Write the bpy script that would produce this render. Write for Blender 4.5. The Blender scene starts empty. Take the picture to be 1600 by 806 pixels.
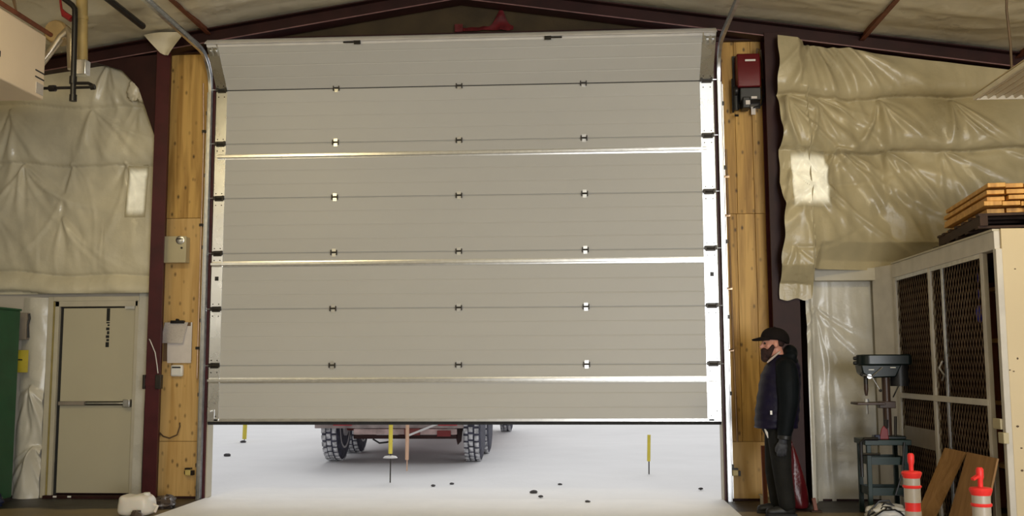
import bpy, bmesh, math, random
import numpy as np
from mathutils import Vector, Matrix, noise

# ---------------------------------------------------------------- camera
S = bpy.context.scene
COL = S.collection
FPX = 1581.26                                   # focal length in pixels of a 1600 px wide frame
CAM = Vector((1.2222, -10.8081, 1.3742))
YAW, PITCH, ROLL = 0.06191, 0.10807, -0.00374
fw = Vector((-math.sin(YAW)*math.cos(PITCH), math.cos(YAW)*math.cos(PITCH), math.sin(PITCH)))
r0 = Vector((math.cos(YAW), math.sin(YAW), 0)); u0 = r0.cross(fw)
rt = r0*math.cos(ROLL)+u0*math.sin(ROLL); up = -r0*math.sin(ROLL)+u0*math.cos(ROLL)
cd = bpy.data.cameras.new('camera'); cam = bpy.data.objects.new('camera', cd); COL.objects.link(cam)
cd.sensor_width = 36; cd.lens = FPX/1600*36; cd.clip_end = 400; cd.clip_start = .05
m = Matrix((rt, up, -fw)).transposed().to_4x4(); m.translation = CAM; cam.matrix_world = m
S.camera = cam

def at(px, py, Y):
    """point of the wall-parallel plane at depth Y that lies under a photo pixel (used to read real positions off the photograph)"""
    d = fw + rt*((px-800)/FPX) - up*((py-403)/FPX)
    return CAM + d*((Y-CAM.y)/d.y)

# ---------------------------------------------------------------- world and lights
S.view_settings.view_transform = 'Standard'; S.view_settings.look = 'None'
S.view_settings.gamma = 1; S.view_settings.use_curve_mapping = False
S.view_settings.exposure = 0.0
w = bpy.data.worlds.new('overcast'); S.world = w; w.use_nodes = True
bg = w.node_tree.nodes['Background']; bg.inputs['Color'].default_value = (.985, .99, 1, 1); bg.inputs['Strength'].default_value = .52

def area(name, loc, rot, sx, sy, power, col):
    l = bpy.data.lights.new(name, 'AREA'); l.shape = 'RECTANGLE'; l.size = sx; l.size_y = sy; l.energy = power; l.color = col
    o = bpy.data.objects.new(name, l); COL.objects.link(o); o.location = loc; o.rotation_euler = rot
    return o
WARM = (1, .82, .45)
area('shop_light', (-3.0, -5.0, 4.6), (math.radians(50), 0, math.radians(12)), 1.3, .4, 42, WARM)
area('shop_light', (4.7, -5.2, 4.5), (math.radians(50), 0, math.radians(-6)), 1.3, .4, 48, WARM)
area('shop_light', (0.2, -12.5, 5.0), (0, 0, 0), .4, 1.3, 80, WARM)
area('fill_light', (4.9, -15.7, 1.7), (math.radians(90), 0, 0), 3.4, 3.2, 660, (.96, .98, 1))  # added fill from behind the camera; no window stands in this wall
area('fill_light', (-7.5, -13.4, 3.4), (0, math.radians(-90), 0), 2.2, 2.0, 90, (1, .93, .78))  # added glow for the zinc stile to reflect; side wall has no window
sl = bpy.data.lights.new('lane_fill_sun', 'SUN'); sl.energy = 1.3; sl.angle = math.radians(50); sl.color = (1, .985, .96)  # wide soft sun added under the overcast to brighten the doorway floor
so = bpy.data.objects.new('lane_fill_sun', sl); COL.objects.link(so); so.location = (6, 30, 20)
so.rotation_euler = Vector((.12, 1, .56)).to_track_quat('Z', 'Y').to_euler()

# ---------------------------------------------------------------- helpers
class MB:
    def __init__(s): s.v = []; s.f = []
    def add(s, vs, fs):
        n = len(s.v); s.v += [Vector(p) for p in vs]; s.f += [tuple(i+n for i in f) for f in fs]; return s
    def box(s, x0, x1, y0, y1, z0, z1):
        vs = [(x, y, z) for x in (x0, x1) for y in (y0, y1) for z in (z0, z1)]
        return s.add(vs, [(0, 1, 3, 2), (4, 6, 7, 5), (0, 4, 5, 1), (2, 3, 7, 6), (0, 2, 6, 4), (1, 5, 7, 3)])
    def obox(s, c, ax, ay, az):                    # oriented box: centre and three half-axis vectors
        c, ax, ay, az = Vector(c), Vector(ax), Vector(ay), Vector(az)
        vs = [c+ax*i+ay*j+az*k for i in (-1, 1) for j in (-1, 1) for k in (-1, 1)]
        return s.add(vs, [(0, 1, 3, 2), (4, 6, 7, 5), (0, 4, 5, 1), (2, 3, 7, 6), (0, 2, 6, 4), (1, 5, 7, 3)])
    def bar(s, p, q, wd, th, upv=(0, 0, 1)):       # rectangular bar from p to q
        p, q = Vector(p), Vector(q); d = (q-p); a = d.normalized(); u = Vector(upv)
        b = a.cross(u)
        if b.length < 1e-4: b = a.cross(Vector((1, 0, 0)))
        b.normalize(); c = b.cross(a)
        return s.obox((p+q)/2, d/2, b*wd/2, c*th/2)
    def tube(s, path, r, n=8, cap=True):
        path = [Vector(p) for p in path]; m_ = len(path)
        rr = r if isinstance(r, (list, tuple)) else [r]*m_
        t0 = (path[1]-path[0]).normalized(); a = t0.orthogonal().normalized()
        vs = []; base = len(s.v)
        for i, p in enumerate(path):
            t = (path[min(i+1, m_-1)]-path[max(i-1, 0)]).normalized()
            a = (a-t*a.dot(t)); a = a.normalized() if a.length > 1e-6 else t.orthogonal().normalized()
            b = t.cross(a)
            for k in range(n):
                an = 2*math.pi*k/n; vs.append(p+(a*math.cos(an)+b*math.sin(an))*rr[i])
        fs = [(i*n+k, i*n+(k+1) % n, (i+1)*n+(k+1) % n, (i+1)*n+k) for i in range(m_-1) for k in range(n)]
        if cap: fs += [tuple(range(n))[::-1], tuple(range((m_-1)*n, m_*n))]
        return s.add(vs, fs)
    def prism(s, poly, a, b, ax='x'):              # closed polygon in the plane across ax, from a to b
        n = len(poly)
        def P(t, uv):
            return {'x': (t, uv[0], uv[1]), 'y': (uv[0], t, uv[1]), 'z': (uv[0], uv[1], t)}[ax]
        vs = [P(a, q) for q in poly]+[P(b, q) for q in poly]
        fs = [(i, (i+1) % n, n+(i+1) % n, n+i) for i in range(n)]+[tuple(range(n))[::-1], tuple(range(n, 2*n))]
        return s.add(vs, fs)
    def lathe(s, prof, c=(0, 0, 0), axis=(0, 0, 1), n=20):   # prof: (radius, height)
        c = Vector(c); a = Vector(axis).normalized(); e = a.orthogonal().normalized(); g = a.cross(e); m_ = len(prof)
        vs = [c+a*h+(e*math.cos(2*math.pi*k/n)+g*math.sin(2*math.pi*k/n))*max(r, 1e-4) for r, h in prof for k in range(n)]
        fs = [(i*n+k, i*n+(k+1) % n, (i+1)*n+(k+1) % n, (i+1)*n+k) for i in range(m_-1) for k in range(n)]
        fs += [tuple(range(n))[::-1], tuple(range((m_-1)*n, m_*n))]
        return s.add(vs, fs)
    def ball(s, c, rx, ry=None, rz=None, nu=14, nv=10, fn=None):
        ry = rx if ry is None else ry; rz = rx if rz is None else rz; c = Vector(c); vs = []
        for j in range(nv+1):
            for i in range(nu):
                th = math.pi*j/nv; ph = 2*math.pi*i/nu
                d = Vector((math.sin(th)*math.cos(ph), math.sin(th)*math.sin(ph), math.cos(th)))
                k = fn(d) if fn else 1
                vs.append(c+Vector((d.x*rx, d.y*ry, d.z*rz))*k)
        fs = [(j*nu+i, (j+1)*nu+i, (j+1)*nu+(i+1) % nu, j*nu+(i+1) % nu) for j in range(nv) for i in range(nu)]
        return s.add(vs, fs)
    def capsule(s, p, q, r, R=None, n=14):
        p, q = Vector(p), Vector(q); R = r if R is None else R; L = (q-p).length
        prof = [(r*math.sin(t), -r*math.cos(t)) for t in (0.05, .4, .8, 1.2, 1.57)]+[(R*math.cos(t), L+R*math.sin(t)) for t in (0, .4, .8, 1.2, 1.52)]
        return s.lathe(prof, p, q-p, n)
    def grid(s, fn, nu, nv, double=0):
        vs = [fn(i/nu, j/nv) for j in range(nv+1) for i in range(nu+1)]; k = nu+1
        return s.add(vs, [(j*k+i, j*k+i+1, (j+1)*k+i+1, (j+1)*k+i) for j in range(nv) for i in range(nu)])
    def mesh(s, name, off):
        me = bpy.data.meshes.new(name); me.from_pydata([v-off for v in s.v], [], s.f)
        bm = bmesh.new(); bm.from_mesh(me); bmesh.ops.remove_doubles(bm, verts=bm.verts, dist=1e-5)
        bmesh.ops.dissolve_degenerate(bm, edges=bm.edges, dist=1e-6)
        bmesh.ops.recalc_face_normals(bm, faces=bm.faces); bm.to_mesh(me); bm.free()
        return me
    def build(s, name, mat, parent=None, bevel=0, ang=32, flip=False):
        return link(s.mesh(name, wl(parent)), name, mat, parent, bevel, ang)
def wl(p):
    o = Vector((0, 0, 0))
    while p is not None: o = o+p.location; p = p.parent
    return o
def link(me, name, mat, parent=None, bevel=0, ang=32):
    for p in me.polygons: p.use_smooth = True
    if ang: me.set_sharp_from_angle(angle=math.radians(ang))
    me.materials.append(mat)
    o = bpy.data.objects.new(name, me); COL.objects.link(o)
    if parent is not None: o.parent = parent
    if bevel:
        b = o.modifiers.new('edge', 'BEVEL'); b.width = bevel; b.segments = 2; b.limit_method = 'ANGLE'; b.angle_limit = math.radians(40)
    return o
def tag(o, label, cat, group=None, kind=None):
    o['label'] = label; o['category'] = cat
    if group: o['group'] = group
    if kind: o['kind'] = kind
    return o
def thing(name, loc, label, cat, group=None):
    o = bpy.data.objects.new(name, None); COL.objects.link(o); o.location = Vector(loc); o.empty_display_size = .1
    return tag(o, label, cat, group)
def struct(o): o['kind'] = 'structure'; return o
def group_struct(name, loc=(0, 0, 0)):
    o = bpy.data.objects.new(name, None); COL.objects.link(o); o.location = Vector(loc); o['kind'] = 'structure'; return o
def part(o, label): o['label'] = label; return o
def again(o, off):                                  # one more copy of a part (sharing its mesh) shifted by off
    c = o.copy(); COL.objects.link(c); c.location = o.location+Vector(off); return c
def dup(root, loc, label=None):
    r = root.copy(); COL.objects.link(r); r.location = Vector(loc)
    if label: r['label'] = label
    for ch in list(root.children):
        c = ch.copy(); COL.objects.link(c); c.parent = r
        for g in list(ch.children):
            d = g.copy(); COL.objects.link(d); d.parent = c
    return r
def remesh(mb, name, voxel, it=4):                  # fuse overlapping closed shapes into one continuous skin
    me = mb.mesh(name+'_raw', Vector((0, 0, 0))); o = bpy.data.objects.new(name+'_raw', me); COL.objects.link(o)
    a = o.modifiers.new('r', 'REMESH'); a.mode = 'VOXEL'; a.voxel_size = voxel
    b = o.modifiers.new('s', 'SMOOTH'); b.iterations = it; b.factor = .5
    dg = bpy.context.evaluated_depsgraph_get(); ev = o.evaluated_get(dg); out = bpy.data.meshes.new_from_object(ev)
    bpy.data.objects.remove(o); bpy.data.meshes.remove(me); out.name = name
    return out
def linkoff(me, name, mat, parent):
    me.transform(Matrix.Translation(-wl(parent))); return link(me, name, mat, parent, 0, 0)

# ---------------------------------------------------------------- materials
def M(name, col, rough=.5, metal=0, var=.12, scale=6, stretch=(1, 1, 1), bump=0, bscale=40, spec=.5, emit=0, emc=None, rvar=0, sss=0):
    mt = bpy.data.materials.new(name); mt.use_nodes = True; nt = mt.node_tree; p = nt.nodes['Principled BSDF']
    N = nt.nodes.new; L = nt.links.new
    p.inputs['Roughness'].default_value = rough; p.inputs['Metallic'].default_value = metal; p.inputs['Specular IOR Level'].default_value = spec
    tc = N('ShaderNodeTexCoord'); mp = N('ShaderNodeMapping'); mp.inputs['Scale'].default_value = stretch; L(tc.outputs['Object'], mp.inputs['Vector'])
    nz = N('ShaderNodeTexNoise'); nz.inputs['Scale'].default_value = scale; nz.inputs['Detail'].default_value = 5; L(mp.outputs[0], nz.inputs['Vector'])
    rp = N('ShaderNodeValToRGB'); rp.color_ramp.elements[0].position = .3; rp.color_ramp.elements[1].position = .7
    rp.color_ramp.elements[0].color = tuple(c*(1-var) for c in col)+(1,); rp.color_ramp.elements[1].color = tuple(min(1, c*(1+var)) for c in col)+(1,)
    L(nz.outputs['Fac'], rp.inputs[0]); L(rp.outputs[0], p.inputs['Base Color'])
    if rvar:
        mr = N('ShaderNodeMapRange'); mr.inputs['To Min'].default_value = max(.02, rough-rvar); mr.inputs['To Max'].default_value = min(1, rough+rvar)
        L(nz.outputs['Fac'], mr.inputs['Value']); L(mr.outputs[0], p.inputs['Roughness'])
    if bump:
        n2 = N('ShaderNodeTexNoise'); n2.inputs['Scale'].default_value = bscale; n2.inputs['Detail'].default_value = 6; L(mp.outputs[0], n2.inputs['Vector'])
        b = N('ShaderNodeBump'); b.inputs['Strength'].default_value = bump; b.inputs['Distance'].default_value = .02; L(n2.outputs['Fac'], b.inputs['Height']); L(b.outputs[0], p.inputs['Normal'])
    if emit:
        p.inputs['Emission Color'].default_value = tuple(emc or col)+(1,); p.inputs['Emission Strength'].default_value = emit
    if sss:
        p.inputs['Subsurface Weight'].default_value = sss; p.inputs['Subsurface Radius'].default_value = (.02, .008, .005)
    mt['nodes_out'] = 1
    return mt
def plywood(name, light, dark, seed=0.0, knots=.8):
    mt = M(name, light, .55, var=.1); nt = mt.node_tree; N = nt.nodes.new; L = nt.links.new; p = nt.nodes['Principled BSDF']
    tc = N('ShaderNodeTexCoord'); m1 = N('ShaderNodeMapping'); m1.inputs['Scale'].default_value = (9, 9, .55); m1.inputs['Location'].default_value = (seed, seed*2, seed*3); L(tc.outputs['Object'], m1.inputs[0])
    n1 = N('ShaderNodeTexNoise'); n1.inputs['Scale'].default_value = 1.6; n1.inputs['Detail'].default_value = 7; n1.inputs['Distortion'].default_value = .8; L(m1.outputs[0], n1.inputs[0])
    r1 = N('ShaderNodeValToRGB'); r1.color_ramp.elements[0].position = .32; r1.color_ramp.elements[1].position = .62
    r1.color_ramp.elements[0].color = dark+(1,); r1.color_ramp.elements[1].color = light+(1,); L(n1.outputs[0], r1.inputs[0])
    m2 = N('ShaderNodeMapping'); m2.inputs['Scale'].default_value = (13, .01, 7.5); m2.inputs['Location'].default_value = (seed*5, 0, seed*7); L(tc.outputs['Object'], m2.inputs[0])
    v = N('ShaderNodeTexVoronoi'); v.inputs['Scale'].default_value = 1; v.inputs['Randomness'].default_value = 1; L(m2.outputs[0], v.inputs['Vector'])
    r2 = N('ShaderNodeValToRGB'); r2.color_ramp.elements[0].position = .06; r2.color_ramp.elements[0].color = (1, 1, 1, 1); r2.color_ramp.elements[1].position = .24; r2.color_ramp.elements[1].color = (0, 0, 0, 1); L(v.outputs['Distance'], r2.inputs[0])
    n3 = N('ShaderNodeTexNoise'); n3.inputs['Scale'].default_value = 1.1; m3 = N('ShaderNodeMapping'); m3.inputs['Location'].default_value = (seed*11, 0, seed); L(tc.outputs['Object'], m3.inputs[0]); L(m3.outputs[0], n3.inputs[0])
    r3 = N('ShaderNodeValToRGB'); r3.color_ramp.elements[0].position = .40; r3.color_ramp.elements[1].position = .50; L(n3.outputs[0], r3.inputs[0])
    mu = N('ShaderNodeMath'); mu.operation = 'MULTIPLY'; L(r2.outputs[0], mu.inputs[0]); L(r3.outputs[0], mu.inputs[1])
    mk = N('ShaderNodeMath'); mk.operation = 'MULTIPLY'; mk.inputs[1].default_value = knots; L(mu.outputs[0], mk.inputs[0])
    mx = N('ShaderNodeMix'); mx.data_type = 'RGBA'; L(mk.outputs[0], mx.inputs['Factor']); L(r1.outputs[0], mx.inputs['A']); mx.inputs['B'].default_value = (.05, .022, .006, 1)
    L(mx.outputs['Result'], p.inputs['Base Color'])
    return mt

def film_mat(name, col, rough, ridge=.55, **kw):
    mt = M(name, col, rough, **kw); nt = mt.node_tree; N = nt.nodes.new; L = nt.links.new; p = nt.nodes['Principled BSDF']
    tc = N('ShaderNodeTexCoord'); prev = p.inputs['Normal'].links[0].from_socket if p.inputs['Normal'].links else None
    for rot, sc, st in ((.65, 1.5, ridge), (-.5, 3.1, ridge*.5)):
        mp = N('ShaderNodeMapping'); mp.inputs['Rotation'].default_value = (0, rot, rot*.4); mp.inputs['Scale'].default_value = (2.2, 1.2, .55); L(tc.outputs['Object'], mp.inputs[0])
        nz = N('ShaderNodeTexNoise'); nz.noise_type = 'RIDGED_MULTIFRACTAL'; nz.inputs['Scale'].default_value = sc; nz.inputs['Detail'].default_value = 3; nz.inputs['Distortion'].default_value = .6; L(mp.outputs[0], nz.inputs['Vector'])
        b = N('ShaderNodeBump'); b.inputs['Strength'].default_value = st; b.inputs['Distance'].default_value = .03; L(nz.outputs['Fac'], b.inputs['Height'])
        if prev: L(prev, b.inputs['Normal'])
        prev = b.outputs[0]
    L(prev, p.inputs['Normal']); return mt
m_snow = M('snow', (.85, .85, .86), .75, var=.03, scale=1.2, bump=.25, bscale=9)
m_lane = M('daylit_slab', (.88, .88, .89), .7, var=.04, scale=2, bump=.15, bscale=14)  # near-white colour carries the daylight falling in through the doorway
m_poly = film_mat('poly_film', (.47, .40, .245), .30, var=.16, scale=2.2, bump=.15, bscale=26, spec=.45, rvar=.1)
m_polyc = film_mat('ceiling_film', (.70, .63, .47), .3, var=.12, scale=1.6, bump=.15, bscale=14, spec=.5, rvar=.1)
m_polyl = film_mat('poly_film_pale', (.66, .60, .44), .24, var=.14, scale=2.2, bump=.15, bscale=26, spec=.55, rvar=.1)
m_polyw = film_mat('white_film', (.60, .57, .49), .27, ridge=.22, var=.1, scale=2.5, bump=.12, bscale=18, spec=.55, rvar=.1)
m_shell = M('dim_side_wall', (.26, .23, .17), .6, var=.1)
m_whitewall = M('painted_wall_panel', (.56, .51, .43), .5, var=.06, scale=1.5)
m_maroon = M('maroon_steel', (.060, .006, .010), .42, var=.25, scale=5, spec=.5, rvar=.1)
m_brownsteel = M('dark_primer_steel', (.028, .007, .006), .55, var=.3, scale=4, spec=.3)
m_flange = M('highlit_maroon_edge', (.20, .10, .10), .45, var=.3, scale=9)  # lighter maroon, a highlight painted along the flange edge
m_rust = M('rust_primer', (.16, .045, .018), .6, var=.3, scale=9)
m_gable = M('dark_gable_board', (.050, .032, .012), .8, var=.3, scale=3, bump=.1)
m_plyA = plywood('plywood_aged', (.66, .40, .115), (.36, .19, .040), 1.3, .9)
m_plyB = plywood('plywood_yellow', (.62, .36, .09), (.33, .17, .032), 4.7, .9)
m_plyC = plywood('plywood_pale', (.68, .44, .165), (.52, .30, .09), 8.1, .75)
m_plyD = plywood('plywood_sheet_offcut', (.40, .215, .075), (.27, .135, .04), 2.9, .5)
m_lumber = plywood('lumber', (.74, .40, .10), (.50, .23, .045), 6.2, .3)
m_pallet = M('dark_pallet_wood', (.045, .022, .014), .8, var=.35, scale=9, stretch=(1, .2, 1))
m_door = M('door_skin', (.55, .54, .515), .42, var=.025, scale=1.1, stretch=(.3, 1, 2), spec=.4)
m_galv = M('galvanised_steel', (.66, .67, .68), .34, metal=1, var=.14, scale=18, rvar=.1)
m_galvb = M('bright_zinc', (.80, .80, .79), .3, metal=1, var=.08, scale=20)
m_stile = M('zinc_stile', (.80, .81, .82), .28, metal=1, var=.06, scale=5, rvar=.08)
m_darksteel = M('dark_steel', (.05, .045, .04), .42, metal=.7, var=.2)
m_black = M('black_plastic', (.012, .012, .013), .45, var=.2)
m_blackiron = M('black_iron', (.014, .012, .012), .4, metal=.3, var=.2)
m_rubber = M('rubber', (.016, .016, .018), .8, var=.3, scale=20, bump=.3)
m_copper = M('weathered_conduit', (.55, .38, .25), .35, metal=.8, var=.15)
m_mandoor = M('beige_painted_steel', (.50, .455, .33), .45, var=.03, scale=1.5)
m_frame = M('cream_frame', (.52, .475, .37), .45, var=.06)
m_framey = M('ochre_edge', (.30, .24, .08), .55, var=.15)
m_boxbeige = M('beige_enclosure', (.52, .45, .28), .45, var=.05)
m_paper = M('paper', (.72, .66, .62), .7, var=.04, scale=14)
m_paper2 = M('paper_print', (.55, .50, .46), .7, var=.22, scale=60, stretch=(1, 1, 6))
m_clip = M('brown_hardboard', (.16, .09, .04), .6)
m_white = M('white_plastic', (.78, .76, .72), .35, var=.04, sss=.15)
m_jug = M('white_polyethylene', (.80, .76, .70), .4, var=.06, scale=5, bump=.08, bscale=8, sss=.3)
m_red = M('opener_red', (.13, .006, .010), .35, var=.1)
m_redc = M('red_enamel', (.20, .010, .012), .4, var=.12)
m_cloth = M('dark_red_cloth', (.11, .005, .008), .7, var=.4, scale=14)
m_topstrip = M('white_top_strip', (.76, .73, .69), .4, var=.08)
m_orange = M('delineator_orange', (.88, .035, .03), .45, var=.06, spec=.4)
m_reflect = M('grey_reflective_sheeting', (.46, .40, .32), .35, var=.06)
m_green = M('dark_green_enamel', (.003, .075, .026), .42, var=.12)
m_standgreen = M('machine_green', (.005, .024, .020), .42, var=.2, rvar=.1)
m_machine = M('drill_press_dark_green', (.004, .010, .010), .35, var=.2)
m_brownpost = M('drill_column_brown', (.055, .028, .018), .4, var=.2)
m_yellow = M('yellow_card', (.45, .36, .02), .5, var=.12)
m_greybox = M('grey_enclosure', (.26, .22, .18), .5, var=.1)
m_heater = M('heater_cream', (.86, .70, .52), .45, var=.05, scale=1.5)
m_tanpipe = M('tan_pipe', (.36, .26, .10), .45, var=.2, scale=5)
m_duct = M('bright_duct', (.62, .55, .44), .28, metal=.9, var=.15)
m_tanduct = M('tan_duct', (.40, .28, .13), .45, metal=.3, var=.15)
m_cream = M('cream_wall_paint', (.66, .54, .345), .55, var=.04, scale=1.2)
m_cage = M('cage_white_steel', (.60, .56, .50), .42, var=.1, scale=6)
m_cagemesh = M('expanded_metal', (.20, .13, .08), .5, metal=.5, var=.2)
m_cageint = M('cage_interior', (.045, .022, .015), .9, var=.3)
m_rodwood = M('stained_wood_stick', (.20, .06, .03), .5, var=.25, stretch=(8, 8, .6))
m_lamp = M('lamp_reflector', (.62, .50, .30), .35, metal=.3, var=.08)
m_lampedge = M('lamp_edge', (.85, .76, .58), .3, var=.05)
m_cord = M('cord', (.10, .06, .03), .6, var=.2)
m_bag = M('white_plastic_bag', (.74, .72, .69), .3, var=.08, scale=6, bump=.2, bscale=20)
m_tarp = M('dark_blue_tarp', (.012, .018, .05), .45, var=.3, bump=.3, bscale=20)
m_greytarp = M('grey_brown_wrap', (.07, .05, .04), .3, var=.4, scale=5, bump=.3)
m_card = M('pale_cardboard', (.42, .36, .24), .8, var=.08)
m_skin = M('skin', (.58, .27, .20), .5, var=.08, scale=14, sss=.1)
m_beard = M('dark_beard', (.030, .010, .008), .8, var=.4, scale=60, bump=.5, bscale=120)
m_cap = M('black_cap', (.010, .007, .007), .8, var=.2, bump=.1, bscale=150, spec=.15)
m_vest = M('navy_quilted_jacket', (.008, .006, .024), .45, var=.3, scale=5, bump=.15, bscale=24, spec=.22)
m_sleeve = M('black_sleeve', (.004, .006, .008), .6, var=.25, bump=.12, bscale=50, spec=.12)
m_pants = M('charcoal_trousers', (.015, .015, .014), .75, var=.2, scale=9, bump=.15, bscale=60, spec=.15)
m_boot = M('black_boot', (.012, .012, .013), .5, var=.2)
m_glove = M('dark_grey_glove', (.045, .048, .06), .65, var=.2, scale=20)
m_collar = M('pale_collar', (.55, .45, .40), .7)
m_eye = M('eye', (.03, .02, .015), .2)
m_tyre = M('snowy_tyre', (.055, .055, .085), .75, var=.6, scale=14, bump=.4)
m_tyresnow = M('snowy_glare_tread', (.60, .60, .63), .8, var=.6, scale=16, bump=.4)  # snowy tread, whitened further to carry the overexposed daylight
m_rim = M('white_wheel_rim', (.45, .42, .44), .4, var=.2, scale=10)
m_sack = M('glossy_red_sack', (.09, .007, .010), .28, var=.3, scale=7, bump=.2)
m_truckred = M('faded_red_chassis', (.20, .040, .035), .5, var=.35, scale=7)
m_truckpink = M('pale_pink_steel', (.62, .46, .44), .6, var=.35, scale=6)  # pale pink steel with strongly varied tone
m_truckgrey = M('dusty_grey_chassis', (.36, .30, .29), .55, var=.3, scale=6)
m_truckwhite = M('snow_coated_brace', (.80, .78, .78), .6, var=.06)
m_markyel = M('marker_yellow', (.80, .66, .08), .5, var=.06)
m_markor = M('marker_orange', (.80, .50, .33), .5, var=.06)
m_stone = M('dark_stone', (.07, .065, .07), .8, var=.3)
m_tail = M('red_lens', (.55, .03, .05), .3)

# floor: dark swept concrete, black band along the wall foot
m_floor = M('floor_concrete', (.20, .15, .075), .5, var=.3, scale=2.2, bump=.12, bscale=18, rvar=.12)
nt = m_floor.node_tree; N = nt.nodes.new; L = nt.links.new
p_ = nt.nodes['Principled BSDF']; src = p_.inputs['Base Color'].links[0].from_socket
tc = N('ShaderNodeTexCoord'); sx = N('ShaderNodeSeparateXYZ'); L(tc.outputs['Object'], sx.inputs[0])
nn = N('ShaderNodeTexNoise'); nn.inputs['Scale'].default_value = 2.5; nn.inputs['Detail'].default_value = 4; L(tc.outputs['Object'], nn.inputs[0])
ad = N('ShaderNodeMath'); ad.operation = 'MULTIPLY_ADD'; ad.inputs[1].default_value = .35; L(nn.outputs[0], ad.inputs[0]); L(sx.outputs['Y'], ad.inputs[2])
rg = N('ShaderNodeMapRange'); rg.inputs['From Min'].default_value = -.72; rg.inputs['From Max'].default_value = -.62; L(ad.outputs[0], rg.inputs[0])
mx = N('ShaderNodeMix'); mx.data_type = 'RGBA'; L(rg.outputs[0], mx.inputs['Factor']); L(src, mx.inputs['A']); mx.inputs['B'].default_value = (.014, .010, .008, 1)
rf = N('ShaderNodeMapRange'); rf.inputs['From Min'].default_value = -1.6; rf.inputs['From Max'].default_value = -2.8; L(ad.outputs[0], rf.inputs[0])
mf = N('ShaderNodeMix'); mf.data_type = 'RGBA'; L(rf.outputs[0], mf.inputs['Factor']); L(mx.outputs['Result'], mf.inputs['A']); mf.inputs['B'].default_value = (.42, .39, .34, 1); L(mf.outputs['Result'], p_.inputs['Base Color'])  # unseen floor farther in made pale to bounce light

# ---------------------------------------------------------------- the shell
RZ, SL = 5.37, .153                                  # underside of the rafters at the ridge, roof slope
def low(x): return RZ-SL*abs(x)
def roofz(x): return RZ+.17-SL*abs(x)
HW, YB = 7.6, -16.0
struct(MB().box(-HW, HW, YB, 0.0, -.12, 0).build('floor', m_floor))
struct(MB().box(-2.745, 2.745, -3.2, 0.02, 0.0005, .004).build('doorway_slab', m_lane))  # pale strip standing for daylight on the floor inside the doorway
def gnd(u, v):
    x = -45+90*u; y = 0.02+70*v*v
    return (x, y, -.004+.05*noise.noise((x*.35, y*.35, 3))*min(1, max(0, y-.3)/3))
struct(MB().grid(gnd, 90, 90).build('snow_ground', m_snow, ang=0))
struct(MB().box(-HW-.2, -HW, YB, .25, -.1, 4.6).build('wall_left', m_shell))
struct(MB().box(HW, HW+.2, YB, .25, -.1, 4.6).build('wall_right', m_shell))
struct(MB().prism([(-HW, -.1), (HW, -.1), (HW, roofz(HW)+.3), (0, roofz(0)+.3), (-HW, roofz(HW)+.3)], YB-.2, YB, 'y').build('wall_back', m_shell))

front = group_struct('wall_front')
# sheathing behind film and boards, with the doorway left open
MB().box(-HW, -2.80, .06, .22, -.1, 6).box(2.80, HW, .06, .22, -.1, 6).box(-2.80, 2.80, .06, .22, 5.0, 6).build('sheathing', m_brownsteel, front)
MB().box(-2.80, 2.80, .02, .06, 4.86, 5.6).build('gable_board', m_gable, front)
for x0, x1 in ((-HW, -2.8), (2.8, HW)):
    MB().box(x0, x1, .0, .06, -.1, .02).build('wall_sill', m_brownsteel, front)
# aged plywood linings either side of the doorway: each sheet its own piece
def sheet(x0, x1, z0, z1, mat, d=0.0):
    return MB().box(x0+.002, x1-.002, .012+d, .05, z0+.002, z1-.002).build('plywood_sheet', mat, front, .002)
sheet(-3.275, -2.80, .0, .60, m_plyC); sheet(-3.275, -2.80, .60, 3.03, m_plyC, .003); sheet(-3.29, -2.80, 3.03, 4.90, m_plyA)
sheet(2.80, 3.30, .0, .60, m_plyC, .002)
sheet(2.80, 2.955, .60, 3.0, m_plyB); sheet(2.955, 3.15, .60, 3.0, m_plyA, .004); sheet(3.15, 3.30, .60, 3.0, m_plyB, .001)
sheet(2.80, 2.97, 3.0, 4.98, m_plyB, .002); sheet(2.97, 3.15, 3.0, 4.98, m_plyB, .005); sheet(3.15, 3.32, 3.0, 4.96, m_plyA, .003)

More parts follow.
